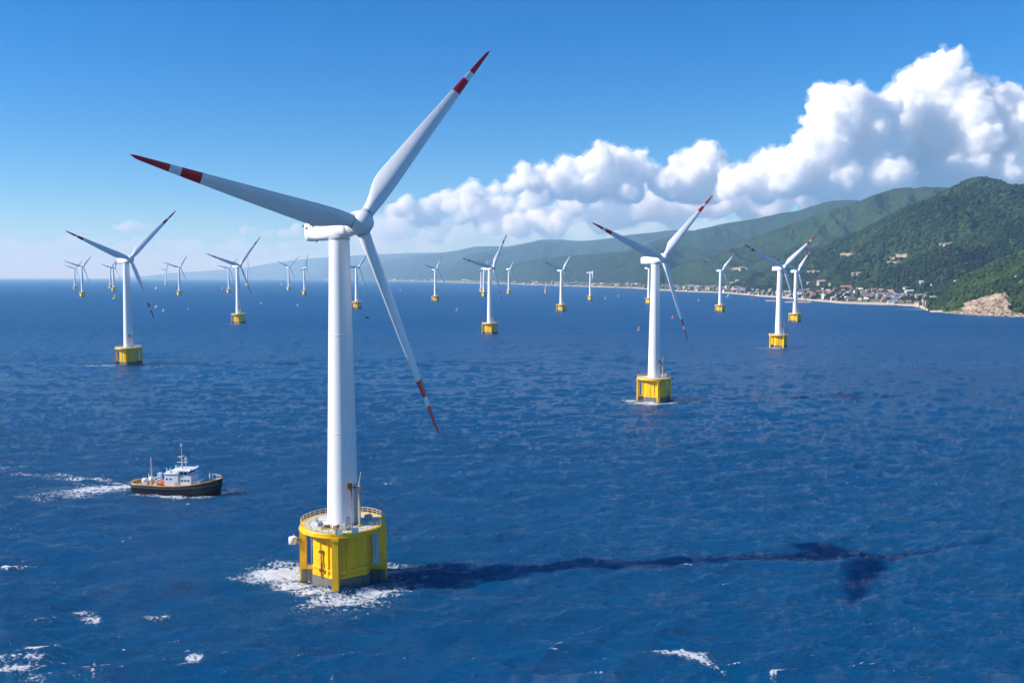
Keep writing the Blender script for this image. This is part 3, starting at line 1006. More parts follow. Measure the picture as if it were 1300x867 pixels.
def blade_material():
    k = NT(BLADE_M)
    p = k.n('TexCoord').outputs['Object']
    z = k.n('SeparateXYZ'); k.l(p, z.inputs[0])
    u = k.math('DIVIDE', z.outputs['Z'], DECAL)
    band = k.math('MAXIMUM', k.math('GREATER_THAN', u, 0.853), k.math('MULTIPLY', k.math('GREATER_THAN', u, 0.728), k.math('LESS_THAN', u, 0.808)))
    grime = k.noise(k.mapping(p, (1, 1, 0.08)), 1.2, 4, 0.6)
    w = k.mix(k.math('MULTIPLY', k.math('SUBTRACT', grime, 0.52, clamp=True), 1.2, clamp=True), (0.79, 0.80, 0.81), (0.62, 0.62, 0.61))
    k.l(k.mix(band, w, (0.60, 0.009, 0.02)), k.b.inputs['Base Color'])


blade_material()


def blade_mesh():
    n, ns = 26, 44
    V = []
    for i in range(ns + 1):
        u = i / ns
        r = 1.2 + (DECAL - 1.2) * u
        root = max(0.0, min(1.0, (u - 0.02) / 0.17)); root = root * root * (3 - 2 * root)
        if u < 0.2:
            ch = 2.7 + (4.9 - 2.7) * root
        else:
            ch = 4.9 * ((1 - (u - 0.2) / 0.8) ** 0.95 * 0.885 + 0.115)
        if u > 0.975:
            ch *= max(0.10, ((1 - u) / 0.025) ** 0.6)
        th = 2.8 * (1 - root) + ch * (0.34 - 0.15 * u) * root
        tw = -math.radians(20 * (1 - u) ** 1.3 * root + 13)
        bend = 1.6 * u * u
        for j in range(n):
            a = 2 * math.pi * j / n
            # circle at the root, airfoil outside
            cxr, cyr = 0.5 * ch * math.cos(a), 0.5 * th * math.sin(a)
            c = 0.5 * (1 + math.cos(a))                       # 1 = trailing edge
            tt = 5 * 0.2 * (0.2969 * math.sqrt(max(c, 0)) - 0.126 * c - 0.3516 * c * c + 0.2843 * c ** 3 - 0.1036 * c ** 4) / 0.2
            ax = ch * (c - 0.32)
            ay = (1 if math.sin(a) >= 0 else -0.75) * tt * th * 1.0 + 0.03 * ch * math.sin(math.pi * c)
            x = cxr * (1 - root) + ax * root
            y = cyr * (1 - root) + ay * root
            V.append((x * math.cos(tw) - y * math.sin(tw), x * math.sin(tw) + y * math.cos(tw) + bend, r))
    m = MB()
    fs = [(i * n + j, i * n + (j + 1) % n, (i + 1) * n + (j + 1) % n, (i + 1) * n + j) for i in range(ns) for j in range(n)]
    m.add(V, fs, 0, True)
    m.f.append(list(range(ns * n, ns * n + n))); m.mi.append(0); m.sm.append(False)
    return m.mesh('blade', BLADE_M)


def nacelle_mesh():
    """axis along +x, rounded box section"""
    m = MB()
    n = 28
    st = [(-11.2, 1.72, 1.65, 0.2), (-11.1, 1.85, 1.85, 0.2), (-10.0, 1.88, 1.9, 0.2), (-9.9, 1.78, 1.80, 0.2), (-7, 1.98, 1.95, 0.1), (-3, 2.1, 2.05, 0), (1.5, 2.1, 2.05, 0), (3.6, 2.0, 2.0, 0), (4.5, 1.75, 1.75, 0)]
    V = []
    for x, hy, hz, dz in st:
        e = 2 / 4.2 if x < 1 else 2 / 2.6
        for j in range(n):
            a = 2 * math.pi * (j + 0.5) / n
            c, s_ = math.cos(a), math.sin(a)
            V.append((x, hy * math.copysign(abs(c) ** e, c), dz - 0.25 + 1.16 * hz * math.copysign(abs(s_) ** e, s_)))
    m.add(V, [(i * n + j, i * n + (j + 1) % n, (i + 1) * n + (j + 1) % n, (i + 1) * n + j) for i in range(len(st) - 1) for j in range(n)], 0, True)
    k = (len(st) - 1) * n
    m.f += [list(reversed(range(n))), list(range(k, k + n))]; m.mi += [0, 0]; m.sm += [False, False]
    me = m.mesh('nacelle', WHITE)
    return me


def hub_mesh():
    m = MB()
    pr = [(r_ * 1.16, z_ * 1.1) for r_, z_ in ((1.7, -2.6), (1.95, -2.4), (2.15, -1.6), (2.3, -0.4), (2.28, 0.6), (2.1, 1.4), (1.75, 2.1), (1.2, 2.7), (0.6, 3.02), (0.02, 3.12))]
    m.lathe(pr, 36, 0, Matrix.Rotation(math.pi / 2, 4, 'Y'))
    return m.mesh('hub', WHITE)


TOWER_R0, TOWER_R1, DECK_Z, DECK_R, HUB_H = 3.55, 2.25, 13.2, 9.6, 80.0
ME = {}


def turbine_meshes():
    ME['blade'] = blade_mesh()
    m = MB(); m.lathe([(1.45, 1.1), (1.52, 1.15), (1.52, 2.45), (1.42, 2.55)], 26, 0); ME['blade_collar'] = m.mesh('blade_collar', GREYP)
    ME['nacelle'] = nacelle_mesh()
    m = MB()
    x = -11.3
    for wdt, on in ((0.5, 1), (0.25, 1), (0.4, 0), (0.3, 1), (0.9, 0)):
        pass
    r = random.Random(3)
    # dark, unreadable lettering high on the flank
    def word(x, n, h):
        for q in range(n):
            w = r.uniform(0.22, 0.38)
            m.box((x + w / 2, 0, 0), (w * 0.85, 0.05, h * r.uniform(0.75, 1.0)))
            x += w
        return x
    for i_, (x_, n_, h_) in enumerate(((-11.0, 3, 0.5), (-9.2, 2, 0.26), (-8.2, 6, 0.5), (-6.0, 4, 0.42), (-4.4, 4, 0.40))):
        m = MB(); word(x_, n_, h_); ME['lettering_%d' % i_] = m.mesh('lettering', MARK)
    m = MB(); m.tube((0, 0, 0), (0, 0, 1.5), 0.06); m.tube((-0.5, 0, 1.3), (0.5, 0, 1.3), 0.05); m.lathe([(0.05, 1.3), (0.16, 1.4), (0.05, 1.6)], 8); m.tube((-0.5, 0, 1.3), (-0.5, 0, 1.75), 0.05); ME['wind_vane'] = m.mesh('wind_vane', GALV)
    m = MB(); m.box((0, 0, 0), (3.2, 1.7, 0.35)); ME['roof_hatch'] = m.mesh('roof_hatch', GREYP)
    m = MB(); m.tube((0, 0, 0), (0.3, 0, -0.7), 0.12); m.tube((0.3, 0, -0.7), (-0.3, 0, -1.1), 0.09); m.box((0, 0, -0.1), (1.2, 0.5, 0.3)); ME['hoist_hook'] = m.mesh('hoist_hook', DARK)
    ME['hub'] = hub_mesh()
    m = MB()
    pr = []
    for i in range(13):
        u = i / 12
        pr.append((TOWER_R0 + (TOWER_R1 - TOWER_R0) * u, DECK_Z + 0.02 + (HUB_H - 2.5 - DECK_Z) * u))
    m.lathe(pr, 48, 0); ME['tower'] = m.mesh('tower', WHITE)
    def tr(z):
        return TOWER_R0 + (TOWER_R1 - TOWER_R0) * (z - DECK_Z) / (HUB_H - 2.5 - DECK_Z)
    for nm, z in (('a', 34.0), ('b', 56.0)):
        m = MB(); m.lathe([(tr(z) + 0.004, z - 0.16), (tr(z) + 0.03, z - 0.12), (tr(z) + 0.03, z + 0.12), (tr(z) + 0.004, z + 0.16)], 48, 0, None, True, False); ME['tower_flange_' + nm] = m.mesh('tower_flange', WHITE)
    m = MB(); m.lathe([(TOWER_R1 + 0.05, HUB_H - 2.95), (TOWER_R1 + 0.1, HUB_H - 2.9), (TOWER_R1 + 0.1, HUB_H - 2.4)], 40, 0); ME['yaw_ring'] = m.mesh('yaw_ring', GREYP)
    m = MB(); m.lathe([(TOWER_R0 + 0.02, DECK_Z), (TOWER_R0 + 0.32, DECK_Z + 0.05), (TOWER_R0 + 0.32, DECK_Z + 0.3), (TOWER_R0 + 0.02, DECK_Z + 0.34)], 44, 0, None, False, False); ME['tower_base_ring'] = m.mesh('tower_base_ring', PALE)
    # caisson
    B = [(0, -8.3), (6.0, -4.2), (6.2, 3.2), (0, 8.3), (-6.2, 3.2), (-6.0, -4.2)]
    m = MB()
    m.prism(B, 2.6, DECK_Z - 1.0)
    ME['caisson'] = m.mesh('caisson', YELLOW)
    m = MB(); m.prism([(x * 1.035, y * 1.035) for x, y in B], -3.0, 2.6); ME['concrete_skirt'] = m.mesh('concrete_skirt', CONC)
    # ribs and raised panels on the front faces
    m = MB()
    for (a, b) in ((0, 5), (0, 1), (1, 2), (4, 5)):
        p, q = Vector((*B[a], 0)), Vector((*B[b], 0))
        d = (q - p); L = d.length; d.normalize(); nrm = Vector((d.y, -d.x, 0))
        if nrm.dot((p + q) / 2) < 0: nrm = -nrm
        ang = math.atan2(d.y, d.x)
        for u in (0.34, 0.66):
            c = p + d * L * u + nrm * 0.16
            m.box((c.x, c.y, 7.4), (0.38, 0.34, 9.2), 0, ang)
        for z in (3.0, 4.4, 11.4):
            c = p + d * L * 0.5 + nrm * 0.12
            m.box((c.x, c.y, z), (L * 0.97, 0.26, 0.34 if z != 3.0 else 0.7), 0, ang)
        c = p + d * L * 0.5 + nrm * 0.06
        m.box((c.x, c.y, 8.0), (L * 0.26, 0.14, 4.6), 0, ang)
    ME['caisson_rib'] = m.mesh('caisson_rib', YELLOW)
    m = MB()
    p, q = Vector((*B[0], 0)), Vector((*B[5], 0)); d = (q - p).normalized(); nrm = Vector((-0.57, -0.82, 0))
    c = p + d * 4.2 + nrm * 0.5
    m.tube((c.x, c.y, 2.6), (c.x, c.y, 8.2), 0.16, None, 8); m.box((c.x, c.y, 8.4), (0.9, 0.5, 0.5)); m.box((c.x, c.y, 4.2), (0.8, 0.5, 0.7)); m.tube((c.x + .4, c.y, 4.4), (c.x + .4, c.y, 7.8), 0.07, None, 6)
    ME['fender_pipe'] = m.mesh('fender_pipe', RUST)
    m = MB()
    for z in np.arange(2.0, 12.2, 0.42):
        m.tube((-0.3, 0, z), (0.3, 0, z), 0.035, None, 5)
    m.tube((-0.3, 0, 1.4), (-0.3, 0, 12.4), 0.06, None, 6); m.tube((0.3, 0, 1.4), (0.3, 0, 12.4), 0.06, None, 6)
    ME['ladder'] = m.mesh('ladder', GALV)
    m = MB(); m.box((0, 0, 5.1), (1.35, 1.35, 14.2)); m.box((0, 0, 11.9), (1.7, 1.7, 0.6)); m.box((0, 0, -1.4), (1.5, 1.5, 1.4)); ME['post'] = m.mesh('post', YELLOW)
    m = MB(); m.box((1.7, 0, 1.3), (3.4, 0.8, 2.6), 0); m.box((1.7, 0, 3.0), (3.4, 0.6, 0.9), 1); ME['brace_beam'] = m.mesh('brace_beam', [CONC, YELLOW])
    # openwork screen between body and the side post
    m = MB()
    for i in range(5):
        m.box((0.45 + i * 0.6, 0, 7.6), (0.09, 0.09, 8.6))
    for i in range(12):
        m.box((1.65, 0, 3.6 + i * 0.72), (2.9, 0.08, 0.10))
    m.box((2.55, 0, 8.6), (1.1, 0.05, 6.2))
    ME['lattice_screen'] = m.mesh('lattice_screen', YELLOW)
    # deck
    m = MB()
    m.lathe([(DECK_R - 0.5, DECK_Z - 1.25), (DECK_R, DECK_Z - 1.0), (DECK_R + 0.02, DECK_Z - 0.12), (DECK_R - 0.05, DECK_Z), (DECK_R - 0.7, DECK_Z + 0.0)], 72, 0, None, False, True)
    m.lathe([(DECK_R + 0.02, DECK_Z - 0.95), (DECK_R + 0.14, DECK_Z - 0.93), (DECK_R + 0.14, DECK_Z - 0.72), (DECK_R + 0.02, DECK_Z - 0.7)], 72, 0, None, False, False)
    ME['deck'] = m.mesh('deck', YELLOW)
    m = MB(); m.lathe([(DECK_R - 0.9, DECK_Z + 0.004), (DECK_R - 0.95, DECK_Z + 0.04), (0.5, DECK_Z + 0.05)], 64, 0, None, False, False); ME['deck_floor'] = m.mesh('deck_floor', PALE)
    m = MB()
    for i in range(40):
        t = 2 * math.pi * i / 40
        x, y = (DECK_R - 0.18) * math.cos(t), (DECK_R - 0.18) * math.sin(t)
        m.tube((x, y, DECK_Z), (x, y, DECK_Z + 1.25), 0.055, None, 6)
    m.ring(DECK_R - 0.18, DECK_Z + 1.25, 0.065, 80, 6); m.ring(DECK_R - 0.18, DECK_Z + 0.7, 0.045, 80, 5); m.ring(DECK_R - 0.18, DECK_Z + 0.12, 0.07, 80, 4)
    ME['railing'] = m.mesh('railing', RAIL_M)
    m = MB(); m.box((0, 0, 1.0), (1.1, 0.12, 2.1)); m.box((0, -0.08, 1.0), (0.9, 0.06, 1.8)); ME['door'] = m.mesh('door', GREYP)
    # davit crane
    m = MB(); m.tube((0, 0, 0), (0, 0, 9.8), 0.26, 0.20, 10); m.box((0, 0, 0.15), (1.2, 1.2, 0.3)); m.tube((0, 0, 9.8), (0.35, 0, 12.2), 0.12, 0.07, 8); m.lathe([(0.3, 8.2), (0.42, 8.4), (0.42, 9.0), (0.3, 9.2)], 10)
    ME['davit'] = m.mesh('davit', paint('davit_paint', (0.55, 0.42, 0.22), 0.6, (0.20, 0.10, 0.04), 0.8, 1.0))
    m = MB(); m.tube((0, 0, 8.7), (-2.0, -0.3, 9.0), 0.14, 0.12, 8); m.tube((0, 0, 7.4), (-1.4, -0.2, 8.8), 0.09, 0.09, 6); m.box((-2.1, -0.3, 9.3), (1.0, 0.8, 1.3)); m.tube((-2.0, -0.3, 9.0), (-1.7, -0.3, 6.2), 0.32, 0.10, 8); m.tube((-1.9, -0.3, 6.4), (-1.75, -0.3, 3.6), 0.10, 0.04, 6)
    ME['davit_arm'] = m.mesh('davit_arm', RUST)
    m = MB()
    for z in np.arange(0.2, 9.4, 0.4):
        m.box((0, 0, z), (0.5, 0.06, 0.06))
    m.box((-0.25, 0, 4.8), (0.07, 0.09, 9.6)); m.box((0.25, 0, 4.8), (0.07, 0.09, 9.6)); ME['tower_ladder'] = m.mesh('tower_ladder', DARK)
    m = MB(); r = random.Random(4)
    m.box((0, 0, 0.5), (1.6, 1.0, 1.0)); m.box((-0.1, 0, 1.08), (1.3, 0.8, 0.14)); m.tube((0.4, 0, 1.1), (0.4, 0, 1.6), 0.1); ME['equipment_box'] = m.mesh('equipment_box', paint('equipment_paint', (0.42, 0.44, 0.45), 0.6, (0.22, 0.14, 0.08), 0.7, 1.2, False))
    m = MB(); m.tube((-0.7, 0, 0.45), (0.7, 0, 0.45), 0.45, None, 12); m.box((0, 0, 0.1), (1.6, 0.9, 0.2)); m.tube((0.9, -0.3, 0), (0.9, -0.3, 1.2), 0.06); m.tube((-0.9, 0.3, 0), (-0.9, 0.3, 0.9), 0.08); ME['winch'] = m.mesh('winch', RUST)
    m = MB()
    m.lathe([(0.75, 0), (0.95, 0.12), (0.95, 1.5), (0.75, 1.65)], 16, 0); m.box((1.2, 0, 0.25), (1.6, 1.2, 0.2), 1); m.box((1.2, 0, 1.35), (1.6, 0.2, 0.2), 1); m.tube((0.2, 0.3, 1.6), (0.2, 0.3, 2.2), 0.08, None, 6, 0)
    ME['side_tank'] = m.mesh('side_tank', [WHITEP, RAIL_M])
    m = MB()
    m.box((0, 0, 0.55), (1.5, 0.06, 1.1)); m.box((-0.75, 0, 0.8), (0.1, 0.12, 1.6)); m.box((0.75, 0, 0.8), (0.1, 0.12, 1.6)); ME['gate'] = m.mesh('gate', WHITEP)


def child(name, key, parent, loc=(0, 0, 0), rz=0.0, M=None):
    o = bpy.data.objects.new(name, ME[key])
    COL.objects.link(o)
    o.parent = parent
    if M is not None:
        o.matrix_local = M
    else:
        o.location = loc; o.rotation_euler = (0, 0, rz)
    return o


def turbine(base_px, hub_px, tips, label, rel=56.0, detail=1, frot=0.0, center=True):
    base = water(*base_px)
    if center:
        base = base * ((base.y + DECK_R - 1.0) / base.y); base.z = 0
    az = math.atan2(base.x, base.y)
    psi = math.radians(rel) + az
    tilt = math.radians(4.0)
    a = Vector((math.cos(psi) * math.cos(tilt), -math.sin(psi) * math.cos(tilt), math.sin(tilt)))
    s = 1.0
    ov = 7.3
    for _ in range(4):
        hub = at_dist(hub_px[0], hub_px[1], base.y + ov * a.y)
        s = (hub.z - ov * a.z) / HUB_H
        ov = min(max((hub.x - base.x) / a.x if abs(a.x) > 0.15 else 7.3 * s, 6.6 * s), 8.2 * s)
    want = hub.copy()
    hub = Vector((base.x, base.y, s * HUB_H)) + a * ov
    shift = hub - want
    root = empty('wind_turbine', base)
    tag(root, label, 'wind turbine', 'wind turbines standing in the sea')
    root.scale = (s, s, s)
    right = a.cross(Vector((0, 0, 1))).normalized()
    up = right.cross(a)
    hl = (hub - base) / s
    fr = Matrix((a, -right, up)).transposed().to_4x4()          # x = shaft, z = up
    child('tower', 'tower', root)
    nac = child('nacelle', 'nacelle', root, M=Matrix.Translation((0, 0, HUB_H)) @ fr)
    hb = child('hub', 'hub', root, M=Matrix.Translation(hl) @ fr)
    o = Vector((0, 0, CH))
    for tp in tips:
        if isinstance(tp, tuple):
            r_ = ray(*tp)
            P = o + r_ * (((want - o).dot(a)) / r_.dot(a))
            d = P - want
            ln = d.length
            ln = min(max(ln, 38 * s), 60 * s)
            d.normalize()
        else:
            t = math.radians(tp); ln = 48 * s
            d = up * math.cos(t) + right * math.sin(t)
        tang = a.cross(d).normalized()
        # trailing edge towards the side seen anticlockwise from the front
        fm = Matrix((tang, d.cross(tang), d)).transposed().to_4x4()
        if fm.determinant() < 0:
            fm = Matrix((-tang, d.cross(-tang), d)).transposed().to_4x4()
        b = child('blade', 'blade', root, M=Matrix.Translation(hl) @ fm @ Matrix.Diagonal((1, 1, ln / s / DECAL, 1)))
        if detail >= 2:
            child('blade_collar', 'blade_collar', b)
    f = empty('foundation'); f.parent = root; f.rotation_euler = (0, 0, frot)
    child('caisson', 'caisson', f); child('concrete_skirt', 'concrete_skirt', f)
    if detail >= 1:
        for q in range(4):
            t = q * math.pi / 2
            child('post', 'post', f, (9.15 * math.cos(t), 9.15 * math.sin(t), 0), 0)
        child('caisson_rib', 'caisson_rib', f)
        for t in (0, math.pi):
            child('brace_beam', 'brace_beam', f, (6.1 * math.cos(t), 6.1 * math.sin(t) - 0.3, 0), t)
    dk = child('deck', 'deck', root)
    if detail >= 1:
        child('deck_floor', 'deck_floor', dk)
        child('railing', 'railing', dk)
        dv = child('davit', 'davit', root, (4.3, -2.9, DECK_Z), 0.2)
        child('davit_arm', 'davit_arm', dv)
        child('yaw_ring', 'yaw_ring', root)
    if detail >= 2:
        child('lattice_screen', 'lattice_screen', f, (6.2, -1.0, 0), 0.12)
        child('fender_pipe', 'fender_pipe', f)
        child('ladder', 'ladder', f, (-7.6, 1.2, 0), math.pi / 2)
        for k_ in 'ab':
            child('tower_flange', 'tower_flange_' + k_, root)
        child('tower_base_ring', 'tower_base_ring', root)
        child('tower_ladder', 'tower_ladder', root, (3.3, -2.05, DECK_Z), 0.9)
        child('door', 'door', root, (1.6, -3.2, DECK_Z + 0.1), 0.45)
        child('winch', 'winch', root, (-2.6, -5.2, DECK_Z + 0.05), 0.3)
        for (x_, y_, r_z, sc_) in ((-4.6, -3.2, 0.5, 0.8), (-3.4, -5.6, 0.2, 0.55), (2.6, -5.2, 0.4, 0.6), (-6.4, 0.6, 1.2, 0.7), (6.6, -1.6, 1.4, 0.7)):
            child('equipment_box', 'equipment_box', root, (x_, y_, DECK_Z + 0.05), r_z).scale = (sc_,) * 3
        child('equipment_box', 'equipment_box', root, (1.2, -6.0, DECK_Z + 0.05), -0.1)
        child('equipment_box', 'equipment_box', root, (5.4, 2.4, DECK_Z + 0.05), 0.8)
        child('winch', 'winch', root, (-0.3, -5.6, DECK_Z + 0.05), 1.2)
        child('gate', 'gate', dk, (0.9, -DECK_R + 0.1, DECK_Z), 0.08)
        child('gate', 'gate', dk, (4.2, -DECK_R + 1.05, DECK_Z), 0.46)
        child('side_tank', 'side_tank', f, (-11.2, -1.2, 8.6), 0.1)
        for i_ in range(5):
            ob = child('lettering', 'lettering_%d' % i_, nac, (0, -1.97, 1.15))
            ob.rotation_euler = (math.radians(-14), 0, math.radians(2.5))
        child('roof_hatch', 'roof_hatch', nac, (0.6, 0, 2.12))
        child('wind_vane', 'wind_vane', nac, (-7.5, 0.5, 1.95))
        child('hoist_hook', 'hoist_hook', nac, (-8.4, -0.4, -1.65))
    elif detail == 1:
        child('lattice_screen', 'lattice_screen', f, (6.2, -1.0, 0), 0.12)
    return root


turbine_meshes()
DEF = [-42, -162, 71]
turbine((436.5, 735), (457, 283), [(620, 62), (552, 553), (160, 198)], 'largest wind turbine in the foreground, on a yellow foundation with circular railed deck', 55, 2, center=False)
turbine((164, 464), (163.7, 329), [(221, 268), (193, 405), (80, 293)], 'big turbine at the left, the nearest one beyond the ship', 64, 1, 0.25)
turbine((303, 411), (303, 337), [(328.6, 300.6), (317, 374.5), (259, 322)], 'turbine standing between the big left one and the foreground tower, red tipped blades', 58, 1, 0.35)
turbine((830, 511), (842, 327.6), [(903, 248.4), (871.4, 434), (749.4, 282.8)], 'second largest turbine, right of the foreground one, with surf round its yellow foundation', 52, 1, 0.12)
turbine((988, 442), (994.8, 339.7), [(1035, 299.5), (1006.5, 383), (943, 310)], 'nearer of the two overlapping turbines in front of the seaside village', 56, 1, 0.30)
turbine((1009, 409), (1013, 343.7), [(1028.3, 317), (1022, 385), (978.8, 324.6)], 'farther of the two overlapping turbines before the village, rightmost of all', 54, 1, 0.1)
turbine((622, 424.4), (626, 339.6), [(642.6, 297.5), (636.5, 381.5), (585, 327.6)], 'mid distance turbine just right of the foreground blade, overlapping two farther towers', 52, 1, 0.25)
turbine((712.5, 395.6), (714, 342.8), [(726, 318.7), (723.6, 366.8), (686.8, 331.8)], 'turbine halfway between the second largest one and the mid distance one', 56, 1, 0.15)
turbine((914, 396), (915.6, 343), [(932.3, 319.6), (924, 366.4), (889.5, 330.3)], 'turbine before the wooded hills, between the second largest and the overlapping pair', 56, 1, 0.2)
turbine((552.8, 382.8), (554, 341.5), [(560.4, 326.3), (566, 363.7), (539, 336.5)], 'small turbine seen just right of the lowest foreground blade, pale tips', 56, 1, 0.4)
turbine((453, 392), (455.5, 339), [(478, 307), (466, 369), (413, 337.5)], 'turbine half hidden behind the foreground tower, its foundation to the right of it', 50, 1, 0.3)
turbine((105, 377), (104.3, 339), [(114.5, 325), (112, 358.5), (79, 331)], 'nearer of the two turbines at the far left edge, dull yellow foundation', 58, 0)
turbine((95.4, 367.7), (96, 341.5), DEF, 'leftmost turbine of all, faint behind its nearer neighbour', 58, 0)
turbine((140.6, 366.6), (140.5, 340), DEF, 'faint turbine left of the big left tower, left one of a close pair', 58, 0)
turbine((144.6, 370), (144.3, 339.6), [-38, -150, 88], 'faint turbine left of the big left tower, right one of a close pair', 35, 0)
turbine((228, 375.4), (228, 340), [(237, 324), (236.6, 357.5), (206, 333)], 'lone small turbine between the two nearer left turbines', 58, 0)
turbine((210.8, 362), (210.5, 342), [-30, -150, 90], 'very faint turbine on the horizon, right of the big left tower', 40, 0)
turbine((290.8, 372.3), (290.3, 341), [-44, -164, (274.5, 337)], 'small turbine just left of the red tipped one, half behind its blade', 56, 0)
turbine((314, 363), (313.8, 340), [0, 120, -120], 'faint edge on turbine just right of the red tipped one', 12, 0)
turbine((366.8, 369), (366.8, 339), [(379, 325), (373, 353), (350, 331)], 'small turbine left of the foreground tower, the left one of two', 56, 0)
turbine((386.8, 374.5), (387, 340.6), [-20, -140, 100], 'small turbine left of the foreground tower, nearest to it', 25, 0)
turbine((614.3, 376.8), (613, 341), [(618.8, 325), -168, (601, 344.6)], 'small turbine close behind the mid distance turbine, lower of two', 50, 0)
turbine((611, 371), (610.5, 343), [-20, -140, 100], 'faint turbine behind the mid distance turbine, nearly hidden by its neighbour', 20, 0)
turbine((646, 373.6), (645.7, 341.5), [(653, 326), -165, (638.6, 347)], 'small pale turbine just right of the mid distance turbine', 48, 0)
turbine((749.3, 381.5), (750.2, 346), [2, 122, -118], 'thin edge on turbine left of the second largest one', 6, 0)
turbine((823.6, 386), (822.6, 340), [(826, 321), -165, (808.6, 336)], 'turbine mostly hidden behind the tower of the second largest one', 40, 0)

# ------------------------------------------------------------------ the ship
def build_ship():
    L = 14.2
    HULL = paint('black_hull_paint', (0.004, 0.005, 0.009), 0.4, (0.02, 0.018, 0.02), 0.3, 0.8)
    CAP = paint('orange_deck_paint', (0.78, 0.40, 0.05), 0.6, (0.40, 0.20, 0.06), 0.5, 0.8, False)
    DECKM = paint('worn_deck_paint', (0.36, 0.24, 0.15), 0.8, (0.14, 0.09, 0.06), 0.7, 0.7, False)
    HOUSE = paint('white_deckhouse_paint', (0.80, 0.81, 0.82), 0.4, (0.50, 0.42, 0.35), 0.3, 0.5)
    GLASS = mat('dark_window_glass', (0.02, 0.03, 0.04), 0.08)
    ORANGE = mat('orange_paint', (0.72, 0.14, 0.03), 0.5)
    MAST = paint('buff_mast_paint', (0.62, 0.44, 0.32), 0.55, (0.3, 0.16, 0.1), 0.5, 1.0)
    GREEN = paint('green_net', (0.05, 0.16, 0.08), 0.9, (0.25, 0.22, 0.05), 0.9, 1.2, False)
    root = empty('workboat', BOAT_POS, math.radians(-6))
    tag(root, 'small black hulled work ship with white deckhouse, under way left of the foreground turbine', 'ship')
    root.location.z = -0.1
    root.scale = (1.04, 1.04, 1.08)
    # stations: x, half beam at rail, half beam at waterline, keel z, rail z
    st = [(-14.2, 1.6, 1.0, 0.2, 3.0), (-13.8, 2.5, 1.9, -0.4, 2.95), (-12.6, 3.1, 2.7, -1.2, 2.8), (-9, 3.45, 3.2, -1.6, 2.55), (-4, 3.6, 3.45, -1.8, 2.35), (1, 3.6, 3.4, -1.8, 2.4), (5, 3.45, 2.9, -1.8, 2.75), (8.5, 2.9, 1.95, -1.7, 3.2), (11.5, 1.9, 0.9, -1.5, 3.75), (13.4, 0.85, 0.25, -1.0, 4.2), (14.3, 0.12, 0.03, -0.2, 4.45)]
    n = 11
    V = []
    for x, b, w, k_, h in st:
        rake = 0.0
        half = [(b, h), (b * 0.99, h * 0.72), (b * 0.6 + w * 0.4, h * 0.4), (w, 0.2), (w * 0.8, k_ * 0.6)]
        sec = [(-y, z) for y, z in half] + [(0, k_)] + [(y, z) for y, z in reversed(half)]
        for y, z in sec:
            V.append((x + (0.75 * max(0, z) / 4 if x > 11 else (-0.25 * max(0, z) / 3 if x < -13 else 0)) - (0.75 if x > 11 else 0), y, z))
    m = MB()
    fs = [(i * n + j, i * n + j + 1, (i + 1) * n + j + 1, (i + 1) * n + j) for i in range(len(st) - 1) for j in range(n - 1)]
    m.add(V, fs, 0, True)
    m.f.append(list(range(n))); m.mi.append(0); m.sm.append(False)
    m.build('hull', HULL, root)
    hull = root.children[-1]
    sol = hull.modifiers.new('plate', 'SOLIDIFY'); sol.thickness = 0.12; sol.offset = -1
    # deck
    m = MB(); V = []
    for x, b, w, k_, h in st[1:-1]:
        V += [(x, -b * 0.93, h - 0.95), (x, b * 0.93, h - 0.95)]
    m.add(V, [(2 * i, 2 * i + 2, 2 * i + 3, 2 * i + 1) for i in range(len(st) - 3)], 0)
    m.build('deck', DECKM, root)
    # rail cap and the orange inside of the bulwark
    m = MB()
    for sgn in (-1, 1):
        P = [(x - (0.0 if x <= 11 else 0), sgn * b * 0.985, h) for x, b, w, k_, h in st]
        V = []
        for x, y, z in P:
            yi = y - sgn * min(0.42, abs(y))
            V += [(x, y + sgn * 0.06, z + 0.02), (x, yi, z + 0.02), (x, y + sgn * 0.06, z + 0.14), (x, yi, z + 0.14), (x, yi, z - 0.93)]
        for i in range(len(P) - 1):
            a, b_ = i * 5, i * 5 + 5
            m.add([V[a + 2], V[a + 3], V[b_ + 3], V[b_ + 2]], [(0, 1, 2, 3)]); m.add([V[a], V[a + 2], V[b_ + 2], V[b_]], [(0, 1, 2, 3)]); m.add([V[a + 3], V[a + 4], V[b_ + 4], V[b_ + 3]], [(0, 1, 2, 3)])
    m.box((-14.1, 0, 3.05), (0.5, 3.2, 0.16))
    m.build('bulwark', CAP, root)
    m = MB()
    for sgn in (-1, 1):
        V = []
        for x, b, w, k_, h in st:
            V += [(x, sgn * (b + 0.02), h * 0.66), (x, sgn * (b + 0.14), h * 0.66), (x, sgn * (b + 0.14), h * 0.74), (x, sgn * (b + 0.02), h * 0.74)]
        for i in range(1, len(st) - 2):
            for q in range(3):
                m.add([V[i * 4 + q], V[i * 4 + q + 1], V[i * 4 + q + 5], V[i * 4 + q + 4]], [(0, 1, 2, 3)])
    m.build('rubbing_strake', mat('grey_strake', (0.10, 0.10, 0.11), 0.6), root)
    # deckhouse: tall block aft, bridge front stepping down
    m = MB(); m.box((-0.7, 0, 3.6), (4.4, 5.4, 4.6)); m.box((-0.7, 0, 5.96), (4.9, 5.9, 0.14)); dh = m.build('deckhouse', HOUSE, root, 0.05)
    m = MB(); m.box((3.5, 0, 3.3), (4.0, 5.0, 4.0)); m.box((3.0, 0, 6.05), (2.9, 4.7, 1.5)); m.box((6.6, 0, 2.75), (2.2, 3.9, 2.3)); br = m.build('bridge', HOUSE, root, 0.05)
    m = MB(); m.box((2.3, 0, 6.92), (6.2, 6.2, 0.16)); rf = m.build('bridge_roof', HOUSE, br)
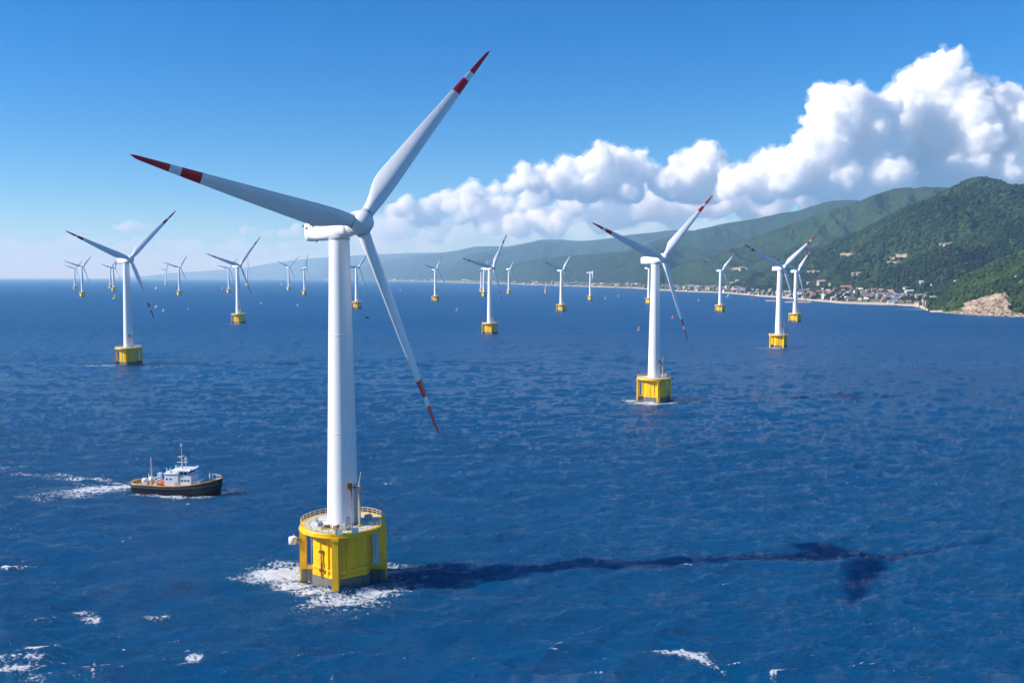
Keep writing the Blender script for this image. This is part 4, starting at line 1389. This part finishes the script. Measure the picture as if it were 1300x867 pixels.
    for (x, y, z, sx, sz) in ((2.4, -2.37, 6.1, 1.0, 0.7), (3.7, -2.37, 6.1, 0.9, 0.7)):
        m = MB(); m.box((x, y, z), (sx, 0.06, sz)); m.build('window', GLASS, br)
    for y in (-1.5, 0, 1.5):
        m = MB(); m.box((4.47, y, 6.15), (0.06, 1.2, 0.7)); m.build('window', GLASS, br)
    for x in (2.6, 3.6, 4.6):
        m = MB(); m.box((x, -2.52, 4.0), (0.6, 0.06, 0.42)); m.build('window', GLASS, br)
    for x in (-2.1, -0.9):
        m = MB(); m.box((x, -2.72, 4.4), (0.5, 0.06, 0.45)); m.build('window', GLASS, dh)
    m = MB(); m.box((0.7, -2.73, 2.6), (0.75, 0.06, 1.9)); m.build('door', GREYP, dh)
    m = MB()
    for x in np.arange(1.7, 5.6, 0.45):
        m.tube((x, -3.0, 2.0), (x, -3.0, 3.0), 0.035, None, 5)
    m.tube((1.6, -3.0, 3.0), (5.6, -3.0, 3.0), 0.045, None, 5); m.tube((1.6, -3.0, 2.5), (5.6, -3.0, 2.5), 0.035, None, 5)
    m.build('side_rail', WHITEP, br)
    # main mast on the bridge roof
    mm = MB(); mm.tube((1.6, 0, 7.0), (1.5, 0, 10.8), 0.26, 0.16, 10); mm.tube((1.5, 0, 10.8), (1.4, 0, 14.4), 0.12, 0.06, 8)
    mast = mm.build('mast', MAST, root)
    m = MB(); m.box((1.5, 0, 10.6), (0.15, 3.2, 0.14)); m.box((1.0, 0, 10.62), (1.6, 0.12, 0.12)); m.box((1.0, 0, 8.9), (2.2, 0.12, 0.12)); m.build('crossarm', WHITEP, mast)
    m = MB(); m.lathe([(0.1, 13.6), (0.24, 13.7), (0.24, 14.2), (0.1, 14.35)], 10, 0, Matrix.Translation((1.42, 0, 0))); m.build('masthead_lamp', WHITEP, mast)
    m = MB(); m.tube((2.5, 0.4, 7.0), (2.5, 0.4, 9.8), 0.14, 0.10, 8); m.box((2.5, 0.4, 8.9), (0.9, 0.7, 0.3)); m.box((2.5, 0.4, 9.7), (0.3, 1.6, 0.25)); m.lathe([(0.05, 9.9), (0.3, 10.05), (0.3, 10.35), (0.05, 10.5)], 10, 0, Matrix.Translation((2.5, 0.4, 0))); m.build('radar', WHITEP, root)
    m = MB(); m.tube((-2.1, -1.8, 6.0), (-2.6, -1.8, 7.5), 0.16, None, 8); m.tube((-2.1, -1.2, 6.0), (-1.5, -1.2, 7.4), 0.14, None, 8); m.box((-2.0, -1.5, 6.3), (1.4, 1.2, 0.5)); m.build('searchlight', WHITEP, root)
    m = MB(); m.tube((-1.0, 1.4, 6.0), (-1.0, 1.4, 7.6), 0.45, 0.38, 12); m.build('funnel', GREYP, root)
    for y in (-2.2, 2.2):
        m = MB(); m.lathe([(0.05, 0), (0.42, 0.06), (0.42, 0.36), (0.05, 0.42)], 14, 0, Matrix.Translation((5.4, y * 1.1, 7.05))); m.build('roof_lamp', WHITEP, root)
    # after deck
    m = MB(); m.tube((-8.3, 0, 1.6), (-8.3, 0, 5.0), 0.5, 0.32, 10); m.tube((-8.3, 0, 5.0), (-8.4, 0, 10.2), 0.2, 0.1, 8)
    am = m.build('after_mast', MAST, root)
    m = MB(); m.lathe([(0.9, 0), (0.95, 0.5), (0.7, 1.0)], 12, 0, Matrix.Translation((-8.2, 0, 3.4))); m.tube((-9.6, 0.4, 2.0), (-9.4, 0.4, 5.2), 0.12, None, 6); m.build('mast_house', WHITEP, am)
    m = MB(); m.lathe([(0.9, 0), (1.0, 0.35), (0.8, 0.75), (0.3, 0.95)], 14, 0, Matrix.Translation((-10.6, 0.3, 3.0))); m.box((-10.6, 0.3, 2.3), (1.6, 1.6, 1.5)); m.build('winch_cover', WHITEP, root)
    m = MB(); m.lathe([(0.7, 0), (0.8, 0.3), (0.5, 0.75), (0.1, 0.9)], 12, 0, Matrix.Translation((-11.2, -1.9, 1.9))); m.build('fender_ball', WHITEP, root)
    cr = MB()
    for sx in (-1, 1):
        cr.tube((-5.9 + sx * 0.9, -0.8, 1.6), (-5.7, -0.4, 5.4), 0.16, 0.12, 8); cr.tube((-5.9 + sx * 0.9, 0.9, 1.6), (-5.7, 0.5, 5.4), 0.16, 0.12, 8)
    for z in (2.8, 3.8, 4.6):
        cr.box((-5.8, 0, z), (1.5 - z * 0.15, 1.4, 0.16))
    cr.box((-5.7, 0, 5.4), (0.8, 1.6, 0.5)); cr.tube((-5.7, 0, 5.0), (-7.6, -0.6, 3.6), 0.14, None, 8)
    cr.build('deck_crane', mat('pale_blue_paint', (0.60, 0.70, 0.74), 0.5), root)
    m = MB(); m.box((-3.9, 0.2, 2.9), (1.5, 3.2, 1.1)); m.box((-3.9, 0.2, 3.55), (1.2, 2.6, 0.25)); m.build('rescue_boat', ORANGE, root, 0.2)
    m = MB(); m.box((-5.6, 0.4, 2.35), (1.7, 3.0, 0.9)); m.build('hatch', mat('rust_red_paint', (0.42, 0.12, 0.08), 0.7), root, 0.1)
    m = MB(); m.tube((-6.6, -2.2, 2.2), (-5.6, -2.2, 2.2), 0.55, None, 12); m.box((-6.1, -2.2, 1.7), (1.4, 1.0, 0.5)); m.build('winch', GALV, root)
    r = random.Random(2)
    for q in range(7):
        x = -8.4 + q * 0.95 + r.uniform(-.2, .2)
        m = MB(); m.lathe([(0.38, 0), (0.42, 0.2), (0.34, 0.8), (0.1, 0.95)], 10, 0, Matrix.Translation((x, -2.75 + r.uniform(-.15, .15), 1.5))); m.build('barrel', [GREEN, CAP, DARK][q % 3], root)
    m = MB()
    for i in range(9):
        t = math.pi * (0.5 + i / 8)
        x, y = -11.6 + 2.1 * math.cos(t), 2.6 * math.sin(t)
        m.tube((x, y, 2.8), (x, y, 4.1), 0.035, None, 5)
    m.build('stern_rail', GALV, root)
    # foredeck
    m = MB(); m.box((9.6, 0, 2.9), (1.4, 1.3, 0.9)); m.tube((9.0, -1.0, 3.1), (9.0, 1.0, 3.1), 0.4, None, 12); m.build('windlass', GALV, root)
    m = MB(); m.box((11.4, -0.3, 3.3), (1.5, 1.0, 0.35)); m.build('rope_heap', mat('yellow_rope', (0.75, 0.50, 0.08), 0.8), root)
    m = MB(); m.box((7.9, -1.6, 2.5), (0.8, 0.8, 1.0)); m.build('bollard', WHITEP, root)
    m = MB()
    for (x, y) in ((10.2, 2.1), (11.6, 1.7), (12.8, 1.1), (13.7, 0.3), (12.8, -1.1), (13.3, -0.75)):
        m.tube((x, y, 3.4), (x, y, 5.2), 0.05, None, 6)
    P = [(10.2, 2.1), (11.6, 1.7), (12.8, 1.1), (13.7, 0.3), (13.3, -0.75), (12.8, -1.1)]
    for a_, b_ in zip(P, P[1:]):
        m.tube((*a_, 5.1), (*b_, 5.1), 0.05, None, 6)
    m.build('bow_rail', WHITEP, root)
    m = MB(); m.tube((9.7, 1.2, 3.0), (9.7, 1.2, 5.6), 0.22, 0.18, 8); m.build('vent_post', WHITEP, root)


build_ship()


# ------------------------------------------------------------------ buoys, birds, small craft
def build_buoy(px, py, size, kind, label):
    p = water(px, py)
    s = size * p.y / F                                        # size in px of the photograph -> metres
    root = empty('buoy', p)
    tag(root, label, 'buoy')
    c = {'o': BUOY_O, 'w': WHITEP, 'y': BUOY_Y, 'r': BUOY_R}[kind[0]]
    m = MB()
    if kind[1] == 's':                                        # slender spar
        m.lathe([(0.13 * s, -0.2 * s), (0.15 * s, 0.1 * s), (0.10 * s, 0.45 * s), (0.07 * s, 0.8 * s)], 12)
        m.build('float', c, root)
        m = MB(); m.tube((0, 0, 0.8 * s), (0, 0, 1.0 * s), 0.05 * s, 0.02 * s, 8); m.build('topmark', c, root)
    else:
        m.lathe([(0.30 * s, -0.15 * s), (0.48 * s, -0.05 * s), (0.50 * s, 0.12 * s), (0.42 * s, 0.24 * s), (0.2 * s, 0.28 * s)], 16)
        m.build('float', c, root)
        m = MB()
        for q in range(4):
            t = math.pi / 4 + q * math.pi / 2
            m.tube((0.26 * s * math.cos(t), 0.26 * s * math.sin(t), 0.25 * s), (0.10 * s * math.cos(t), 0.10 * s * math.sin(t), 0.8 * s), 0.035 * s, None, 6)
        m.box((0, 0, 0.52 * s), (0.34 * s, 0.34 * s, 0.30 * s)); m.build('cage', c, root)
        m = MB(); m.lathe([(0.09 * s, 0.78 * s), (0.12 * s, 0.82 * s), (0.10 * s, 0.95 * s), (0.02 * s, 1.0 * s)], 10); m.build('lantern', WHITEP, root)


BUOY_O = mat('orange_buoy_paint', (0.62, 0.20, 0.03), 0.5)
BUOY_Y = mat('yellow_buoy_paint', (0.70, 0.42, 0.02), 0.5)
BUOY_R = mat('red_buoy_paint', (0.50, 0.05, 0.03), 0.5)
for a in ((146, 379.5, 5.5, 'yb', 'orange yellow buoy close by the tower of the big left turbine'),
          (198.5, 367, 3.6, 'wb', 'small white buoy beyond the pair, left of the lone small turbine'),
          (198.5, 390.5, 3.6, 'wb', 'left one of two white buoys right of the big left turbine'),
          (207.7, 395, 3.2, 'wb', 'right one of two white buoys right of the big left turbine'),
          (239, 392.6, 2.2, 'wb', 'tiny white buoy under the lone small turbine'),
          (283, 367.5, 3.4, 'ob', 'pale orange buoy beside the small turbine left of the red tipped one'),
          (331.7, 386, 3.0, 'wb', 'white buoy right of the red tipped turbine'),
          (357.5, 361.8, 2.4, 'wb', 'distant white buoy left of the pair near the foreground tower'),
          (378, 388, 2.4, 'wb', 'small white buoy below the pair near the foreground tower'),
          (508.4, 370, 2.8, 'ob', 'distant orange buoy, the left one right of the lowest blade'),
          (528.8, 367.3, 3.4, 'os', 'distant slim orange buoy before the far shore'),
          (584, 368.5, 5.0, 'rs', 'slim red spar buoy between the small turbines in the middle'),
          (580.3, 394.8, 4.0, 'ob', 'orange red buoy left of the mid distance turbine foundation'),
          (692.8, 372, 10.0, 'ys', 'tall slim yellow spar buoy in the middle distance'),
          (768.6, 380, 3.4, 'yb', 'yellow buoy right of the thin edge on turbine'),
          (785, 377, 4.2, 'ys', 'faint yellow spar buoy farther right of the thin edge on turbine'),
          (811, 419.5, 4.6, 'ob', 'orange buoy just left of the second largest tower'),
          (854, 405, 4.0, 'ob', 'orange buoy just right of the second largest tower'),
          (887, 382, 2.6, 'yb', 'small yellow buoy before the hills, left of the hill turbine')):
    build_buoy(*a)


def build_gull(px, py, D, span, label, m_, roll=0.2, rz=0.0):
    p = at_dist(px, py, D)
    b = MB()
    prof = [(0.0, 0.0), (0.05, 0.02), (0.085, 0.14), (0.10, 0.30), (0.075, 0.48), (0.03, 0.60), (0.0, 0.64)]
    q = Matrix.Rotation(math.pi / 2, 4, 'Y')
    b.lathe([(max(r_, 0.004), z - 0.3) for r_, z in prof], 10, 0, q)
    b.tube((0.30, 0, 0.01), (0.42, 0, -0.01), 0.022, 0.005, 6)
    b.add([(-0.28, -0.04, 0.01), (-0.28, 0.04, 0.01), (-0.48, 0.10, 0.0), (-0.48, -0.10, 0.0)], [(0, 1, 2, 3), (3, 2, 1, 0)])
    for s_ in (-1, 1):
        st = [(0, 0.20, 0.02), (0.3, 0.22, 0.16), (0.55, 0.17, 0.18), (0.85, 0.09, 0.08), (1.0, 0.02, 0.02)]
        V = []
        for u, c, z in st:
            V += [(c * 0.55 - u * u * 0.12, s_ * u * 0.62 + s_ * 0.04, z), (-c * 0.45 - u * u * 0.12, s_ * u * 0.62 + s_ * 0.04, z + 0.0), (0.02 - u * u * 0.12, s_ * u * 0.62 + s_ * 0.04, z + 0.025)]
        for i in range(len(st) - 1):
            a = i * 3
            b.add([V[a], V[a + 2], V[a + 5], V[a + 3]], [(0, 1, 2, 3)], 0, True); b.add([V[a + 2], V[a + 1], V[a + 4], V[a + 5]], [(0, 1, 2, 3)], 0, True); b.add([V[a + 1], V[a], V[a + 3], V[a + 4]], [(0, 1, 2, 3)], 0, True)
    o = b.build('gull', m_)
    o.location = p
    o.scale = (span / 1.3,) * 3
    o.rotation_euler = (roll, 0.1, rz)
    return tag(o, label, 'bird')


GULL_D = mat('grey_feathers', (0.07, 0.075, 0.09), 0.8)
GULL_W = mat('white_feathers', (0.75, 0.76, 0.78), 0.8)
build_gull(466, 403.5, 150, 1.5, 'dark seabird gliding over the water just right of the foreground tower', GULL_D, 0.25, 0.9)
build_gull(924, 376, 260, 1.5, 'white gull flying low just right of the hill turbine', GULL_W, -0.9, 1.6)


def build_fishing_boat():
    p = water(956, 381)
    root = empty('fishing_boat', p, 0.3)
    tag(root, 'small brown fishing boat off the village beach with a white wake', 'boat')
    m = MB()
    st = [(-6.5, 1.5, 1.6), (-3, 2.0, 1.4), (2, 1.9, 1.6), (5, 1.1, 2.1), (7, 0.08, 2.7)]
    V = []
    for x, b, h in st:
        V += [(x, -b, h), (x, -b * 0.6, -0.6), (x, b * 0.6, -0.6), (x, b, h)]
    m.add(V, [(i * 4 + j, i * 4 + j + 1, i * 4 + j + 5, i * 4 + j + 4) for i in range(4) for j in range(3)])
    m.add(V, [(0, 1, 2, 3)]); m.add([(x, y * 0.97, z - 0.3) for x, b, h in st for y, z in ((-b, h), (b, h))], [(2 * i, 2 * i + 2, 2 * i + 3, 2 * i + 1) for i in range(4)])
    m.build('hull', mat('brown_hull_paint', (0.35, 0.16, 0.06), 0.6), root)
    m = MB(); m.box((-2, 0, 2.6), (3.4, 2.2, 2.6)); m.box((-2, 0, 4.0), (4.0, 2.6, 0.2)); m.build('cabin', mat('cream_cabin_paint', (0.65, 0.50, 0.30), 0.6), root)
    m = MB(); m.tube((0.6, 0, 1.2), (0.6, 0, 7), 0.12); m.build('mast', GALV, root)


build_fishing_boat()


def breakwater(px0, px1, py, h, label):
    a, b = water(px0, py), water(px1, py)
    n = 26
    r = np.random.default_rng(int(px0))
    V = []
    for i in range(n + 1):
        c = a.lerp(b, i / n)
        end = 0.35 if i in (0, n) else 1
        hh = h * end * (0.75 + 0.5 * r.random())
        w = 9 * (0.8 + 0.4 * r.random())
        V += [(c.x, c.y - w, -1), (c.x, c.y - w * 0.45, hh), (c.x, c.y + w * 0.45, hh * 1.02), (c.x, c.y + w, -1)]
    m = MB()
    m.add(V, [(i * 4 + j, i * 4 + 4 + j, i * 4 + 5 + j, i * 4 + 1 + j) for i in range(n) for j in range(3)])
    o = m.build('breakwater', paint('breakwater_stone', (0.42, 0.34, 0.24), 0.9, (0.15, 0.12, 0.09), 0.9, 0.3, False))
    tag(o, label, 'breakwater')


breakwater(972, 986, 382.7, 3.2, 'left one of two low stone breakwaters off the village, left of the near turbine')
breakwater(996, 1030, 384.3, 3.4, 'right one of two low stone breakwaters, crossing behind the overlapping turbine pair')

# ------------------------------------------------------------------ houses
WALLS = {k_: mat('wall_' + k_, c, 0.85) for k_, c in (('white', (0.66, 0.64, 0.60)), ('cream', (0.46, 0.39, 0.30)), ('grey', (0.30, 0.30, 0.30)), ('tan', (0.33, 0.25, 0.18)))}
ROOFS = {k_: paint('roof_' + k_, c, 0.8, tuple(x * 0.5 for x in c), 0.5, 0.25, False) for k_, c in (('grey', (0.24, 0.25, 0.28)), ('white', (0.72, 0.70, 0.68)), ('red', (0.46, 0.20, 0.13)), ('brown', (0.27, 0.16, 0.11)), ('pink', (0.60, 0.38, 0.31)), ('blue', (0.20, 0.27, 0.38)))}
HM = {}


def house_meshes(wall, roof, form):
    key = (wall, roof, form)
    if key in HM:
        return HM[key]
    L, W, H, P = {'gable': (1.0, 0.7, 0.42, 0.26), 'long': (1.0, 0.36, 0.22, 0.12), 'flat': (1.0, 0.75, 0.5, 0.05)}[form]
    m = MB()
    m.box((0, 0, H / 2 - 0.2), (L, W, H + 0.4))
    if form != 'flat':
        for sx in (-1, 1):
            m.add([(sx * L / 2, -W / 2, H), (sx * L / 2, W / 2, H), (sx * L / 2, 0, H + P)], [(0, 1, 2), (2, 1, 0)])
    # window and door openings: dark recesses on the seaward side and the ends
    nw = 4 if form == 'long' else 3
    for i in range(nw):
        x = (i + 0.5) / nw * L - L / 2
        m.box((x, -W / 2, H * 0.58), (L / nw * 0.42, 0.012, H * 0.36), 1)
    m.box((-L / 2, 0, H * 0.55), (0.012, W * 0.3, H * 0.36), 1)
    a = m.mesh('house', [WALLS[wall], DARK])
    m = MB()
    o = 0.05
    if form == 'flat':
        m.box((0, 0, H + P / 2), (L + o, W + o, P)); m.box((0.2, 0.1, H + 0.1), (0.2, 0.2, 0.15))
    else:
        e = H - P * o / (W / 2)
        for sy in (-1, 1):
            y = sy * (W / 2 + o)
            t = 0.03
            v = [(-L / 2 - o, y, e), (L / 2 + o, y, e), (L / 2 + o, 0, H + P), (-L / 2 - o, 0, H + P)]
            v += [(x, yy, z + t) for x, yy, z in v]
            m.add(v, [(0, 1, 2, 3), (4, 5, 6, 7), (0, 1, 5, 4), (1, 2, 6, 5), (3, 0, 4, 7)])
    HM[key] = (a, m.mesh('roof', ROOFS[roof]))
    return HM[key]


def house(x, y, z, size, wall, roof, form, rz, label, group, cat='house'):
    a, b = house_meshes(wall, roof, form)
    h = bpy.data.objects.new('house', a); COL.objects.link(h)
    h.location = (x, y, z); h.scale = (size,) * 3; h.rotation_euler = (0, 0, rz)
    r = bpy.data.objects.new('roof', b); COL.objects.link(r); r.parent = h
    tag(h, label, cat, group)


def surface_at(V, px, py):
    """the nearest point of a hillside grid that the eye sees at px,py"""
    P = V.reshape(-1, 3)
    d = P - np.array([0, 0, CH])
    fw = d[:, 1] * cP - d[:, 2] * sP
    up = d[:, 1] * sP + d[:, 2] * cP
    sx = CX + F * d[:, 0] / fw; sy = CY - F * up / fw
    q = (sx - px) ** 2 + (sy - py) ** 2
    c = np.where(q < q.min() + 1.2)[0]
    return P[c[np.argmin(P[c, 1])]]


def build_houses():
    r = random.Random(11)
    taken = []
    forms = ['gable'] * 7 + ['flat'] * 2 + ['long'] * 2
    def pick():
        return (r.choice(['white', 'cream', 'grey', 'tan', 'cream', 'tan']), r.choice(['grey', 'grey', 'grey', 'white', 'white', 'red', 'brown', 'brown', 'pink', 'blue', 'grey']), r.choice(forms))
    FN = {'gable': 'gabled', 'flat': 'flat roofed', 'long': 'long low'}
    # the near village
    n = 0
    for _ in range(6000):
        if n >= 150:
            break
        px = r.choice([r.uniform(1000, 1140), r.uniform(1000, 1140), r.uniform(940, 1010), r.uniform(1120, 1180)])
        d = r.uniform(34, 330) if 1010 < px < 1140 else r.uniform(34, 200)
        D = float(coast(px)) + d
        x = (px - CX) / F * D
        size = r.uniform(8.5, 15)
        if any((x - a) ** 2 + (D - b) ** 2 < ((size + c) * 0.52) ** 2 for a, b, c in taken):
            continue
        wl, rf, fm = pick()
        if d < 60 and r.random() < 0.4:
            fm = 'long'
        if fm == 'long':
            size *= 1.7
        taken.append((x, D, size))
        row = 'in the row behind the beach' if d < 90 else 'in the middle of the village' if d < 210 else 'at the upper edge of the village'
        house(x, D, shore_z(x, D), size, wl, rf, fm, r.gauss(0.15, 0.35), f'{FN[fm]} {wl} house with {rf} roof {row}', f'{FN[fm]} {wl} {rf} roofed houses {row}')
        n += 1
    # the towns along the far shore
    n = 0
    taken2 = []
    for _ in range(8000):
        if n >= 115:
            break
        px = r.choice([r.uniform(846, 905), r.uniform(650, 720), r.uniform(480, 560), r.uniform(560, 860), r.uniform(905, 945)])
        d = r.uniform(36, 210)
        D = float(coast(px)) + d
        x = (px - CX) / F * D
        size = r.uniform(10, 19) * (1 + D / 16000)
        if any(abs(x - a) < (size + c) * 0.5 and abs(D - b) < 40 for a, b, c in taken2):
            continue
        wl, rf, fm = pick()
        
        taken2.append((x, D, size))
        where = 'right of the second largest turbine on the far shore' if px > 842 else 'on the far shore in the middle of the picture' if px > 600 else 'on the farthest shore behind the small turbines'
        house(x, D, shore_z(x, D), size, wl, rf, fm, r.gauss(0, 0.3), f'{wl} house with {rf} roof {where}', f'{wl} {rf} roofed houses {where}')
        n += 1
    # single buildings on the slopes
    for (px, py, w, V, wl, rf, fm, lab) in (
            (1172, 361.5, 10, 'spur', 'white', 'white', 'long', 'long white building alone on the wooded slope right of the village'),
            (1183, 363.5, 3, 'spur', 'white', 'white', 'gable', 'tiny white house right of the lone long white building'),
            (1151, 369.5, 10, 'spur', 'white', 'grey', 'long', 'long grey roofed shed above the round roofed white hall'),
            (1153.5, 373.5, 11, 'shore', 'white', 'white', 'long', 'white hall with pale roof at the right end of the village'),
            (1191, 376.5, 9, 'spur', 'white', 'white', 'long', 'white building group behind the headland point, largest'),
            (1196, 371.5, 4, 'spur', 'grey', 'grey', 'gable', 'grey house above the white buildings behind the headland'),
            (1183, 380.5, 7, 'shore', 'white', 'white', 'long', 'low white house at the foot of the headland'),
            (1176, 378.5, 4, 'shore', 'white', 'grey', 'gable', 'small white house left of the low one at the headland foot'),
            (1043, 361, 13, 'peak', 'cream', 'pink', 'long', 'long pink roofed building above the village, left of centre'),
            (1028, 361.5, 9, 'peak', 'cream', 'pink', 'long', 'pink roofed building at the upper left edge of the village'),
            (1055, 363, 7, 'peak', 'cream', 'red', 'long', 'short red roofed building above the village'),
            (1073, 364, 12, 'shore', 'cream', 'red', 'long', 'long red roofed hall at the top of the village'),
            (1083.5, 348.5, 6, 'peak', 'cream', 'pink', 'long', 'left tan building high on the slope above the village'),
            (1090, 349.5, 6, 'peak', 'cream', 'pink', 'long', 'right tan building high on the slope above the village'),
            (942, 342, 8, 'broad', 'cream', 'pink', 'long', 'pale building by the bare clearing on the mountain side'),
            (935.5, 357.5, 5, 'broad', 'white', 'white', 'long', 'white house on the slope just right of the hill turbine'),
            (930, 360, 5, 'broad', 'white', 'white', 'long', 'lower white house on the slope just right of the hill turbine'),
            (1211, 356.5, 8, 'headland', 'white', 'white', 'long', 'white house among trees on the upper headland'),
            (1291, 352.5, 6, 'headland', 'white', 'grey', 'long', 'pale house by the bare patch near the right edge')):
        if V == 'shore':
            D = float(coast(px)); p = None
            for d in np.arange(30, 420, 6):
                x = (px - CX) / F * (D + d); z = shore_z(x, D + d)
                if HZ + (CH - z) / (D + d) * F <= py:
                    break
            p = (x, D + d, z)
        else:
            p = surface_at(LAND[V][0], px, py)
        house(p[0], p[1], p[2] + (5 if V in ('spur', 'headland') else 3), w * p[1] / F, wl, rf, fm, r.gauss(0.1, 0.15), lab, None, 'building')


build_houses()
